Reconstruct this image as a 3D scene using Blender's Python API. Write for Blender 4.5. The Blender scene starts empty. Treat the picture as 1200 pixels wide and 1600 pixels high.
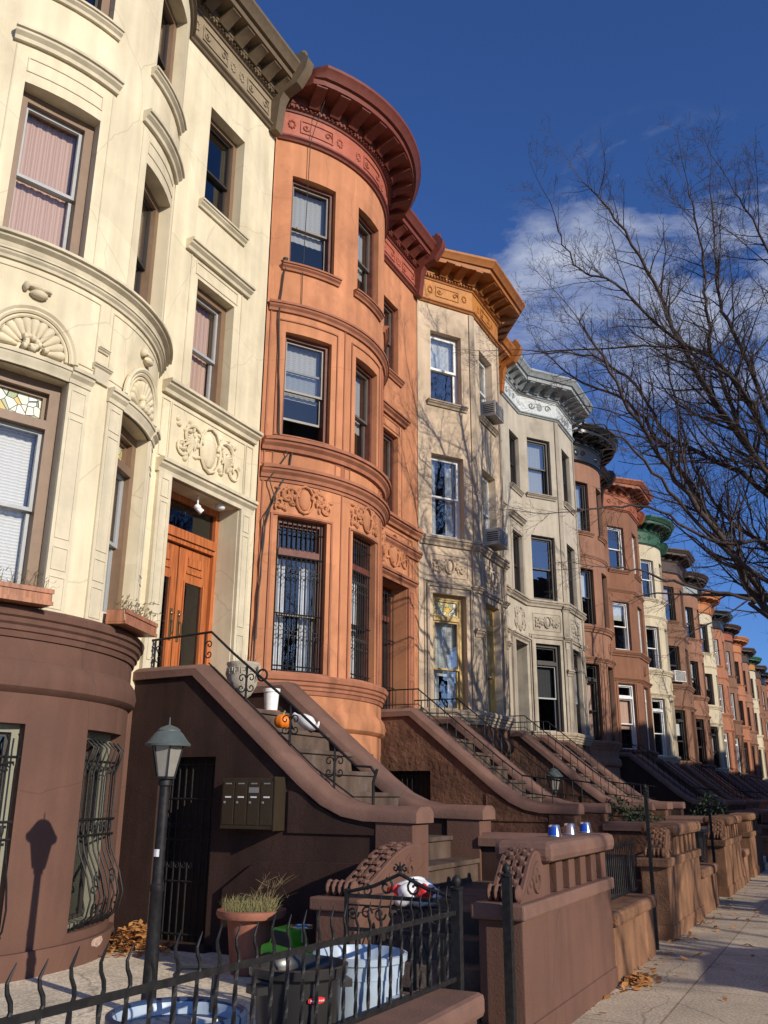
import bpy, math, random
from mathutils import Vector, Matrix
R = math.radians
random.seed(7)
SC = bpy.context.scene
COL = SC.collection

# ------------------------------------------------------------------ camera, sky, sun
cd = bpy.data.cameras.new("camera"); cam = bpy.data.objects.new("camera", cd); COL.objects.link(cam)
cd.sensor_fit = 'HORIZONTAL'; cd.sensor_width = 36.0; cd.lens = 42.0
cd.clip_start = 0.05; cd.clip_end = 3000
_d = Vector((735, 448, 1400)).normalized(); _u = Vector((50, -4300, 1400)).normalized()
_u = (_u - _d * _u.dot(_d)).normalized(); _r = _d.cross(_u)
right = Vector((_r[0], _d[0], _u[0])); down = Vector((_r[1], _d[1], _u[1])); fwd = Vector((_r[2], _d[2], _u[2]))
m = Matrix((right, -down, -fwd)).transposed().to_4x4(); m.translation = Vector((0, 0, 1.6))
cam.matrix_world = m
SC.camera = cam

SUN_DIR = Vector((0.888, -0.29, 0.356)).normalized()      # towards the sun
SUN_EL = math.asin(SUN_DIR.z); SUN_AZ = math.atan2(SUN_DIR.x, SUN_DIR.y)
W = bpy.data.worlds.new("World"); SC.world = W; W.use_nodes = True
nt = W.node_tree; nt.nodes.clear()
out = nt.nodes.new('ShaderNodeOutputWorld'); bg = nt.nodes.new('ShaderNodeBackground')
sky = nt.nodes.new('ShaderNodeTexSky'); sky.sky_type = 'NISHITA'; sky.sun_disc = False
sky.sun_elevation = SUN_EL; sky.sun_rotation = SUN_AZ
sky.altitude = 200; sky.air_density = 0.9; sky.dust_density = 0.6; sky.ozone_density = 5.0
bg.inputs[1].default_value = 0.080
tint = nt.nodes.new('ShaderNodeMix'); tint.data_type = 'RGBA'; tint.blend_type = 'MULTIPLY'; tint.inputs[0].default_value = 1; tint.inputs[7].default_value = (.95, 1.22, 1.75, 1)
tc = nt.nodes.new('ShaderNodeTexCoord')
mp = nt.nodes.new('ShaderNodeMapping'); mp.inputs['Scale'].default_value = (1.0, 1.0, 2.2)
mp.inputs['Rotation'].default_value = (R(20), R(-28), R(0))
n1 = nt.nodes.new('ShaderNodeTexNoise'); n1.inputs['Scale'].default_value = 5.0; n1.inputs['Detail'].default_value = 12; n1.inputs['Roughness'].default_value = 0.60
n1.inputs['Distortion'].default_value = 0.35
cr = nt.nodes.new('ShaderNodeValToRGB'); cr.color_ramp.elements[0].position = 0.45; cr.color_ramp.elements[1].position = 0.72
# clouds gather round one patch of sky (a direction in the world)
CLOUDS = (((-.11, .829, .545), .991, .9995), ((-.062, .838, .542), .9925, .9995), ((-.06, .875, .48), .986, .999), ((-.236, .815, .529), .9965, 1.0), ((-.225, .836, .50), .9970, 1.0), ((-.17, .84, .51), .993, 1.0))
mask = None
for cdir, lo_, hi_ in CLOUDS:
    dt = nt.nodes.new('ShaderNodeVectorMath'); dt.operation = 'DOT_PRODUCT'; dt.inputs[1].default_value = Vector(cdir).normalized()
    nt.links.new(tc.outputs['Generated'], dt.inputs[0])
    mr = nt.nodes.new('ShaderNodeMapRange'); mr.inputs[1].default_value = lo_; mr.inputs[2].default_value = hi_; mr.interpolation_type = 'SMOOTHSTEP'
    nt.links.new(dt.outputs['Value'], mr.inputs[0])
    if mask is None: mask = mr.outputs[0]
    else:
        mx_ = nt.nodes.new('ShaderNodeMath'); mx_.operation = 'MAXIMUM'; nt.links.new(mask, mx_.inputs[0]); nt.links.new(mr.outputs[0], mx_.inputs[1]); mask = mx_.outputs[0]
mul = nt.nodes.new('ShaderNodeMath'); mul.operation = 'MULTIPLY'
mix = nt.nodes.new('ShaderNodeMix'); mix.data_type = 'RGBA'
mix.inputs[7].default_value = (8.2, 8.7, 10.0, 1)
L = nt.links.new
L(tc.outputs['Generated'], mp.inputs[0]); L(mp.outputs[0], n1.inputs['Vector']); L(n1.outputs[0], cr.inputs[0])
L(cr.outputs[0], mul.inputs[0]); L(mask, mul.inputs[1])
L(mul.outputs[0], mix.inputs[0]); L(sky.outputs[0], tint.inputs[6]); L(tint.outputs[2], mix.inputs[6]); L(mix.outputs[2], bg.inputs[0]); L(bg.outputs[0], out.inputs[0])

sd = bpy.data.lights.new("sun", 'SUN'); sd.energy = 4.8; sd.angle = R(0.53); sd.color = (1.0, 0.90, 0.75)
sun = bpy.data.objects.new("sun", sd); COL.objects.link(sun)
sun.rotation_euler = SUN_DIR.to_track_quat('Z', 'Y').to_euler(); sun.location = (20, -10, 30)
SC.view_settings.view_transform = 'Standard'; SC.view_settings.look = 'None'
SC.view_settings.exposure = 0.0; SC.view_settings.gamma = 1.0
SC.cycles.max_bounces = 6; SC.cycles.transparent_max_bounces = 12; SC.cycles.use_denoising = True

# ------------------------------------------------------------------ materials
def lin(c):
    return tuple((x / 12.92 if x <= 0.04045 else ((x + 0.055) / 1.055) ** 2.4) for x in c)
def mat_base(name):
    m = bpy.data.materials.new(name); m.use_nodes = True
    t = m.node_tree; b = t.nodes['Principled BSDF']
    return m, t, b
def stone(name, col, rough=0.85, var=0.25, scale=2.0, bump=0.25, streak=0.25, fine=60.0, metallic=0.0, dirt=(0.10, 0.08, 0.06), dirtamt=0.0, crack=0.0):
    m, t, b = mat_base(name); N = t.nodes.new; K = t.links.new
    g = N('ShaderNodeNewGeometry')
    a = N('ShaderNodeTexNoise'); a.inputs['Scale'].default_value = scale; a.inputs['Detail'].default_value = 6; a.inputs['Roughness'].default_value = .65
    K(g.outputs['Position'], a.inputs['Vector'])
    mpn = N('ShaderNodeMapping'); mpn.inputs['Scale'].default_value = (3.5, 3.5, 0.35); K(g.outputs['Position'], mpn.inputs[0])
    s = N('ShaderNodeTexNoise'); s.inputs['Scale'].default_value = 1.6; s.inputs['Detail'].default_value = 5; K(mpn.outputs[0], s.inputs['Vector'])
    hs = N('ShaderNodeHueSaturation'); hs.inputs['Color'].default_value = (*col, 1)
    r1 = N('ShaderNodeMapRange'); r1.inputs[1].default_value = .25; r1.inputs[2].default_value = .75; r1.inputs[3].default_value = 1 - var; r1.inputs[4].default_value = 1 + var * .6
    K(a.outputs[0], r1.inputs[0])
    r2 = N('ShaderNodeMapRange'); r2.inputs[1].default_value = .3; r2.inputs[2].default_value = .7; r2.inputs[3].default_value = 1 - streak; r2.inputs[4].default_value = 1 + streak * .4
    K(s.outputs[0], r2.inputs[0])
    mu = N('ShaderNodeMath'); mu.operation = 'MULTIPLY'; K(r1.outputs[0], mu.inputs[0]); K(r2.outputs[0], mu.inputs[1])
    K(mu.outputs[0], hs.inputs['Value'])
    last = hs.outputs[0]
    wn = N('ShaderNodeTexNoise'); wn.inputs['Scale'].default_value = 1.7; wn.inputs['Detail'].default_value = 3; K(g.outputs['Position'], wn.inputs['Vector'])
    wm = N('ShaderNodeMix'); wm.data_type = 'VECTOR'; wm.inputs[0].default_value = .22; K(g.outputs['Position'], wm.inputs[4]); K(wn.outputs['Color'], wm.inputs[5])
    pv = N('ShaderNodeTexVoronoi'); pv.inputs['Scale'].default_value = .95; K(wm.outputs[1], pv.inputs['Vector'])
    ps = N('ShaderNodeSeparateColor'); K(pv.outputs['Color'], ps.inputs[0])
    pr = N('ShaderNodeMapRange'); pr.inputs[3].default_value = 1 - var * .42; pr.inputs[4].default_value = 1 + var * .22; K(ps.outputs[0], pr.inputs[0])
    ph = N('ShaderNodeHueSaturation'); K(last, ph.inputs['Color']); K(pr.outputs[0], ph.inputs['Value']); last = ph.outputs[0]
    if crack:
        ce = N('ShaderNodeTexVoronoi'); ce.feature = 'DISTANCE_TO_EDGE'; ce.inputs['Scale'].default_value = .8; K(wm.outputs[1], ce.inputs['Vector'])
        cl = N('ShaderNodeMapRange'); cl.inputs[1].default_value = .0; cl.inputs[2].default_value = .006; cl.inputs[3].default_value = 1 - crack; cl.inputs[4].default_value = 1; K(ce.outputs[0], cl.inputs[0])
        ch = N('ShaderNodeHueSaturation'); K(last, ch.inputs['Color']); K(cl.outputs[0], ch.inputs['Value']); last = ch.outputs[0]
    if dirtamt:
        d = N('ShaderNodeTexNoise'); d.inputs['Scale'].default_value = .9; d.inputs['Detail'].default_value = 8; d.inputs['Roughness'].default_value = .7
        K(g.outputs['Position'], d.inputs['Vector'])
        rr = N('ShaderNodeMapRange'); rr.inputs[1].default_value = .52; rr.inputs[2].default_value = .72; rr.inputs[4].default_value = dirtamt; K(d.outputs[0], rr.inputs[0])
        mx = N('ShaderNodeMix'); mx.data_type = 'RGBA'; mx.inputs[7].default_value = (*dirt, 1); K(rr.outputs[0], mx.inputs[0]); K(last, mx.inputs[6]); last = mx.outputs[2]
    K(last, b.inputs['Base Color'])
    f = N('ShaderNodeTexNoise'); f.inputs['Scale'].default_value = fine; f.inputs['Detail'].default_value = 4; K(g.outputs['Position'], f.inputs['Vector'])
    ad = N('ShaderNodeMath'); ad.operation = 'MULTIPLY_ADD'; ad.inputs[1].default_value = 2.5; K(a.outputs[0], ad.inputs[0]); K(f.outputs[0], ad.inputs[2])
    bp = N('ShaderNodeBump'); bp.inputs['Strength'].default_value = bump; bp.inputs['Distance'].default_value = .012; K(ad.outputs[0], bp.inputs['Height']); K(bp.outputs[0], b.inputs['Normal'])
    b.inputs['Roughness'].default_value = rough; b.inputs['Metallic'].default_value = metallic
    b.inputs['Specular IOR Level'].default_value = 0.25
    return m
def paint(name, col, rough=0.45, var=0.12, spec=0.4, bump=0.08, metallic=0.0, scale=9.0):
    m = stone(name, col, rough, var, scale, bump, 0.08, 90.0, metallic)
    m.node_tree.nodes['Principled BSDF'].inputs['Specular IOR Level'].default_value = spec
    return m
def iron(name, col=(0.007, 0.007, 0.008)):
    m, t, b = mat_base(name); N = t.nodes.new; K = t.links.new
    g = N('ShaderNodeNewGeometry'); a = N('ShaderNodeTexNoise'); a.inputs['Scale'].default_value = 25; a.inputs['Detail'].default_value = 6
    K(g.outputs['Position'], a.inputs['Vector'])
    c = N('ShaderNodeValToRGB'); c.color_ramp.elements[0].position = .35; c.color_ramp.elements[0].color = (*col, 1)
    c.color_ramp.elements[1].position = .78; c.color_ramp.elements[1].color = (0.022, 0.02, 0.019, 1)
    K(a.outputs[0], c.inputs[0]); K(c.outputs[0], b.inputs['Base Color'])
    bp = N('ShaderNodeBump'); bp.inputs['Strength'].default_value = .3; bp.inputs['Distance'].default_value = .004; K(a.outputs[0], bp.inputs['Height']); K(bp.outputs[0], b.inputs['Normal'])
    b.inputs['Roughness'].default_value = .58
    return m
def glass(name, refl=0.35, tint=(0.55, 0.6, 0.62), wob=0.25):
    m, t, b = mat_base(name); N = t.nodes.new; K = t.links.new; t.nodes.remove(b)
    o = t.nodes['Material Output']
    tr = N('ShaderNodeBsdfTransparent'); tr.inputs[0].default_value = (*tint, 1)
    gl = N('ShaderNodeBsdfGlossy'); gl.inputs['Roughness'].default_value = .015; gl.inputs[0].default_value = (.9, .93, .95, 1)
    g = N('ShaderNodeNewGeometry'); a = N('ShaderNodeTexNoise'); a.inputs['Scale'].default_value = 2.6; a.inputs['Detail'].default_value = 2
    K(g.outputs['Position'], a.inputs['Vector'])
    bp = N('ShaderNodeBump'); bp.inputs['Strength'].default_value = wob; bp.inputs['Distance'].default_value = .02; K(a.outputs[0], bp.inputs['Height']); K(bp.outputs[0], gl.inputs['Normal'])
    lw = N('ShaderNodeLayerWeight'); lw.inputs[0].default_value = .5
    pw = N('ShaderNodeMath'); pw.operation = 'POWER'; pw.inputs[1].default_value = 3.5; K(lw.outputs['Facing'], pw.inputs[0])
    ma = N('ShaderNodeMath'); ma.operation = 'MULTIPLY_ADD'; ma.inputs[1].default_value = 1 - refl; ma.inputs[2].default_value = refl; K(pw.outputs[0], ma.inputs[0])
    mx = N('ShaderNodeMixShader'); K(ma.outputs[0], mx.inputs[0]); K(tr.outputs[0], mx.inputs[1]); K(gl.outputs[0], mx.inputs[2]); K(mx.outputs[0], o.inputs[0])
    return m
def blind_mat(name, col, axis='z', freq=28.0):
    m, t, b = mat_base(name); N = t.nodes.new; K = t.links.new
    g = N('ShaderNodeNewGeometry'); mpn = N('ShaderNodeMapping'); K(g.outputs['Position'], mpn.inputs[0])
    w = N('ShaderNodeTexWave'); w.wave_type = 'BANDS'; w.bands_direction = 'Z' if axis == 'z' else 'Y'; w.inputs['Scale'].default_value = freq / 6.28 * 3.14 / 3
    w.inputs['Distortion'].default_value = .4
    K(mpn.outputs[0], w.inputs['Vector'])
    mx = N('ShaderNodeMix'); mx.data_type = 'RGBA'; mx.inputs[6].default_value = (*[c * .78 for c in col], 1); mx.inputs[7].default_value = (*col, 1)
    K(w.outputs[0], mx.inputs[0]); K(mx.outputs[2], b.inputs['Base Color'])
    bp = N('ShaderNodeBump'); bp.inputs['Strength'].default_value = .5; bp.inputs['Distance'].default_value = .01; K(w.outputs[0], bp.inputs['Height']); K(bp.outputs[0], b.inputs['Normal'])
    b.inputs['Roughness'].default_value = .7
    return m
def wood(name, col):
    m, t, b = mat_base(name); N = t.nodes.new; K = t.links.new
    g = N('ShaderNodeNewGeometry'); mpn = N('ShaderNodeMapping'); mpn.inputs['Scale'].default_value = (14, 14, 1.0); K(g.outputs['Position'], mpn.inputs[0])
    a = N('ShaderNodeTexNoise'); a.inputs['Scale'].default_value = 2.2; a.inputs['Detail'].default_value = 5; K(mpn.outputs[0], a.inputs['Vector'])
    c = N('ShaderNodeValToRGB'); c.color_ramp.elements[0].position = .3; c.color_ramp.elements[0].color = (*[x * .45 for x in col], 1)
    c.color_ramp.elements[1].position = .7; c.color_ramp.elements[1].color = (*col, 1)
    K(a.outputs[0], c.inputs[0]); K(c.outputs[0], b.inputs['Base Color']); b.inputs['Roughness'].default_value = .35
    return m
def stained(name):
    m, t, b = mat_base(name); N = t.nodes.new; K = t.links.new
    g = N('ShaderNodeNewGeometry'); v = N('ShaderNodeTexVoronoi'); v.inputs['Scale'].default_value = 11; K(g.outputs['Position'], v.inputs['Vector'])
    c = N('ShaderNodeValToRGB'); e = c.color_ramp.elements; e[0].color = (.75, .72, .55, 1); e[1].color = (.85, .55, .12, 1); e[1].position = 1
    x = e.new(.45); x.color = (.80, .82, .72, 1); x = e.new(.7); x.color = (.35, .40, .22, 1)
    sp = N('ShaderNodeSeparateColor'); K(v.outputs['Color'], sp.inputs[0]); K(sp.outputs[0], c.inputs[0])
    v2 = N('ShaderNodeTexVoronoi'); v2.feature = 'DISTANCE_TO_EDGE'; v2.inputs['Scale'].default_value = 11; K(g.outputs['Position'], v2.inputs['Vector'])
    lt = N('ShaderNodeMath'); lt.operation = 'LESS_THAN'; lt.inputs[1].default_value = .035; K(v2.outputs[0], lt.inputs[0])
    mx = N('ShaderNodeMix'); mx.data_type = 'RGBA'; mx.inputs[7].default_value = (.05, .05, .05, 1); K(lt.outputs[0], mx.inputs[0]); K(c.outputs[0], mx.inputs[6]); K(mx.outputs[2], b.inputs['Base Color'])
    b.inputs['Roughness'].default_value = .12
    return m
def plain(name, col, rough=.5, metallic=0.0, spec=.5, alpha=None):
    m, t, b = mat_base(name); N = t.nodes.new; K = t.links.new
    g = N('ShaderNodeNewGeometry'); a = N('ShaderNodeTexNoise'); a.inputs['Scale'].default_value = 14; a.inputs['Detail'].default_value = 4; K(g.outputs['Position'], a.inputs['Vector'])
    r1 = N('ShaderNodeMapRange'); r1.inputs[3].default_value = .8; r1.inputs[4].default_value = 1.15; K(a.outputs[0], r1.inputs[0])
    hs = N('ShaderNodeHueSaturation'); hs.inputs['Color'].default_value = (*col, 1); K(r1.outputs[0], hs.inputs['Value']); K(hs.outputs[0], b.inputs['Base Color'])
    b.inputs['Roughness'].default_value = rough; b.inputs['Metallic'].default_value = metallic; b.inputs['Specular IOR Level'].default_value = spec
    return m
def concrete(name, col, scale=1.0, joints=None):
    m = stone(name, col, .9, .3, 1.3, .5, 0.0, 120.0, crack=.45, dirt=(.2, .165, .12), dirtamt=.4)
    t = m.node_tree; b = t.nodes['Principled BSDF']; N = t.nodes.new; K = t.links.new
    prev = b.inputs['Base Color'].links[0].from_socket
    g = N('ShaderNodeNewGeometry'); v = N('ShaderNodeTexNoise'); v.inputs['Scale'].default_value = 45; v.inputs['Detail'].default_value = 3; K(g.outputs['Position'], v.inputs['Vector'])
    rr = N('ShaderNodeMapRange'); rr.inputs[1].default_value = .4; rr.inputs[2].default_value = .62; rr.inputs[3].default_value = .76; rr.inputs[4].default_value = 1.2; K(v.outputs[0], rr.inputs[0])
    hs = N('ShaderNodeHueSaturation'); K(prev, hs.inputs['Color']); K(rr.outputs[0], hs.inputs['Value']); last = hs.outputs[0]
    if joints:
        br = N('ShaderNodeTexBrick'); br.inputs['Scale'].default_value = 1; br.offset = 0
        br.inputs['Brick Width'].default_value = joints; br.inputs['Row Height'].default_value = joints; br.inputs['Mortar Size'].default_value = .008
        br.inputs['Color1'].default_value = (1, 1, 1, 1); br.inputs['Color2'].default_value = (.82, .82, .82, 1); br.inputs['Mortar'].default_value = (.5, .47, .42, 1)
        K(g.outputs['Position'], br.inputs['Vector'])
        mx = N('ShaderNodeMix'); mx.data_type = 'RGBA'; mx.blend_type = 'MULTIPLY'; mx.inputs[0].default_value = 1; K(last, mx.inputs[6]); K(br.outputs[0], mx.inputs[7]); last = mx.outputs[2]
    K(last, b.inputs['Base Color'])
    return m

M = {}
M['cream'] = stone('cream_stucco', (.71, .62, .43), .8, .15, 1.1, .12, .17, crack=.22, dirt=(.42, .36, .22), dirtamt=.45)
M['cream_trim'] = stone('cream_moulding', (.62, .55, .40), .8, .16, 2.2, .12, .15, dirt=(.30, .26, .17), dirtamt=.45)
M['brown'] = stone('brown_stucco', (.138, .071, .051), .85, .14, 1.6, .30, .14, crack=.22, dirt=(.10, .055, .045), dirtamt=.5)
M['brown_dark'] = stone('brown_stucco_stoop', (.050, .026, .020), .85, .35, 1.6, .28, .35, crack=.22, dirt=(.045, .03, .026), dirtamt=.6)  # basement brown again, darkened to put the stoop's shade into its colour
M['coping'] = stone('brown_coping', (.19, .105, .078), .75, .22, 3.0, .3, .1, dirt=(.10, .07, .06), dirtamt=.6)
M['step'] = stone('worn_brown_step', (.125, .085, .064), .85, .3, 4.0, .4, .4, dirt=(.30, .26, .23), dirtamt=.35)
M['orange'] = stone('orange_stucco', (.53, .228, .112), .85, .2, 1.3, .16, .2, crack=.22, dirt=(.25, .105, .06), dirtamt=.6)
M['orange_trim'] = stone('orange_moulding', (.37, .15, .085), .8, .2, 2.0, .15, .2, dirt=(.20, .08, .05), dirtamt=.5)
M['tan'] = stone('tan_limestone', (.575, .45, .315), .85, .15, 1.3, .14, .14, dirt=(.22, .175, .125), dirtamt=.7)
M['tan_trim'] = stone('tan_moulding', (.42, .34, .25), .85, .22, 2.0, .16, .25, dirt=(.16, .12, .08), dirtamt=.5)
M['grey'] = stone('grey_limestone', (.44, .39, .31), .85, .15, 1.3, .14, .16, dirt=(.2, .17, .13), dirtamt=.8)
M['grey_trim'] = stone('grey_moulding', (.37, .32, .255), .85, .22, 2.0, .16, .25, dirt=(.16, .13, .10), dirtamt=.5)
M['pinkbrown'] = stone('rose_brownstone', (.27, .138, .088), .85, .15, 1.4, .15, .14, dirt=(.16, .085, .06), dirtamt=.5)
M['redbrown'] = stone('red_brownstone', (.225, .105, .062), .85, .17, 1.4, .15, .15, dirt=(.13, .065, .045), dirtamt=.5)
M['midbrown'] = stone('mid_brownstone', (.21, .11, .07), .85, .17, 1.4, .15, .15, dirt=(.12, .07, .05), dirtamt=.5)
M['palecream'] = stone('pale_cream_paint', (.54, .465, .33), .85, .12, 1.4, .12, .12, dirt=(.36, .30, .2), dirtamt=.4)
M['salmon'] = stone('salmon_paint', (.35, .15, .085), .85, .12, 1.4, .12, .12, dirt=(.3, .13, .08), dirtamt=.4)
M['rough_orange'] = stone('rough_orange_sandstone', (.28, .145, .08), .9, .3, 3.0, 1.0, .35, dirt=(.13, .07, .045), dirtamt=.8)
M['rough_brown'] = stone('rough_brown_rock_face', (.15, .075, .045), .95, .45, 3.0, 1.6, .2, fine=14, dirt=(.07, .04, .03), dirtamt=.6)
def cornice_paint(n, c): M[n] = paint(n, c, .55, .22, .3, .15)
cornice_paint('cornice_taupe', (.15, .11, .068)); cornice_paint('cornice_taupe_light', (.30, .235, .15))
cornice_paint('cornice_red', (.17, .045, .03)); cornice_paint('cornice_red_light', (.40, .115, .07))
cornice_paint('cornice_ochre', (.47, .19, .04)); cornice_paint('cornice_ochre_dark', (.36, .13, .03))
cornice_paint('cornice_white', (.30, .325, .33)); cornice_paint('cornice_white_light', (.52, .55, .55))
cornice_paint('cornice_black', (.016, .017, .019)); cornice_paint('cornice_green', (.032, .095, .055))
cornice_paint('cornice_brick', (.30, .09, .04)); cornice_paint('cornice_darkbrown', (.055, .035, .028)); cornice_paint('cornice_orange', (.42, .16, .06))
M['cornice_black'].node_tree.nodes['Principled BSDF'].inputs['Roughness'].default_value = .3
M['roof'] = plain('roof_tar', (.05, .05, .05), .9)
M['iron'] = iron('black_iron'); M['iron'].node_tree.nodes['Principled BSDF'].inputs['Specular IOR Level'].default_value = .3
M['frame_brown'] = paint('brown_window_paint', (.20, .125, .075), .45)
M['frame_dark'] = paint('dark_window_paint', (.05, .03, .022), .45)
M['frame_red'] = paint('peeling_red_brown_paint', (.13, .04, .025), .6, .5)
M['frame_white'] = paint('white_window_paint', (.72, .72, .70), .4)
M['frame_gold'] = paint('ochre_window_paint', (.50, .34, .12), .45)
M['frame_green'] = paint('grey_green_window_paint', (.22, .21, .15), .5)
M['sash_grey'] = paint('grey_aluminium_sash', (.36, .37, .37), .35)
M['sash_brown'] = paint('brown_grey_sash', (.12, .10, .085), .4)
M['sash_dark'] = paint('dark_sash', (.035, .03, .028), .4)
M['glass'] = glass('window_glass', .09, (.86, .88, .88), .08)
M['glass_mirror'] = glass('bright_window_glass', .20, (.80, .84, .85), .10)
M['glass_dark'] = glass('dark_window_glass', .09, (.35, .37, .38), .25)
M['stained'] = stained('stained_glass')
M['blind_pink'] = blind_mat('pink_beige_blind', (.66, .43, .34), 'y', 60)
M['blind_white'] = blind_mat('white_blind', (.82, .80, .76), 'z', 60)
M['blind_grey'] = blind_mat('grey_blind', (.42, .42, .41), 'z', 60)
M['curtain'] = blind_mat('white_curtain', (.78, .78, .8), 'y', 22)
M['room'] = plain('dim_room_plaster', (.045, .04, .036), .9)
M['wood'] = wood('varnished_oak', (.55, .165, .05))
M['wood_box'] = wood('cedar_planter_wood', (.46, .19, .09))
M['darkdoor'] = paint('dark_door_paint', (.02, .017, .015), .4)
M['brass'] = plain('worn_brass', (.28, .2, .1), .4, .8)
M['cable'] = plain('black_cable_rubber', (.03, .026, .024), .7)
M['terracotta'] = stone('terracotta', (.32, .13, .085), .85, .25, 6, .2, .2)
M['urn'] = stone('weathered_cast_stone', (.62, .56, .45), .9, .3, 10, .4, .2, dirt=(.2, .17, .13), dirtamt=.6)
M['soil'] = plain('potting_soil', (.03, .022, .016), .95)
M['straw'] = plain('dry_grass', (.36, .32, .13), .8)
M['stem'] = plain('dry_stems', (.17, .12, .06), .8)
M['leaf'] = plain('dead_leaves', (.46, .21, .06), .8)
M['leaf_green'] = plain('evergreen_leaves', (.035, .06, .022), .7)
M['bin_black'] = plain('black_bin_plastic', (.028, .027, .026), .42)
M['bin_blue'] = plain('pale_blue_bin_plastic', (.36, .44, .53), .4)
M['bin_navy'] = plain('navy_bin_plastic', (.025, .05, .11), .4)
M['red'] = plain('red_plastic', (.62, .03, .03), .4)
M['white'] = plain('white_plastic', (.80, .80, .78), .4)
M['pumpkin'] = plain('pumpkin_skin', (.80, .20, .015), .4)
M['lime'] = plain('lime_green_plastic', (.13, .58, .03), .35)
M['tyre'] = plain('black_toy_rubber', (.02, .02, .02), .7)
M['silver'] = plain('silver_can', (.75, .74, .72), .22, .95)
M['blue'] = plain('blue_can_paint', (.03, .10, .5), .3, .4)
M['copper'] = plain('copper_can_paint', (.5, .3, .22), .28, .7)
M['mailbox'] = plain('bronze_mailbox_metal', (.075, .056, .034), .38, .55)
M['label_white'] = plain('white_label_paper', (.75, .75, .72), .6)
M['label_grey'] = plain('grey_label_paper', (.22, .22, .22), .6)
M['lantern'] = paint('grey_green_lantern_metal', (.085, .105, .10), .5, .3)
M['lantern_glass'] = plain('frosted_lantern_glass', (.24, .225, .195), .25)
M['bark'] = stone('grey_brown_bark', (.085, .062, .047), .95, .35, 8, .9, .3)
M['twig'] = plain('dark_twigs', (.050, .035, .029), .9)
M['sidewalk'] = concrete('sidewalk_concrete', (.64, .52, .375), 1, 1.5)
M['yard'] = concrete('areaway_concrete', (.80, .68, .50), 1)
M['asphalt'] = plain('asphalt', (.05, .05, .052), .9)
M['kerb'] = concrete('kerb_stone', (.28, .27, .25))
M['earth'] = plain('earth_and_far_ground', (.10, .085, .06), .95)
M['ac'] = paint('air_conditioner_casing', (.42, .40, .35), .5)
M['ac_white'] = paint('white_air_conditioner_casing', (.75, .75, .72), .4)

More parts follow.
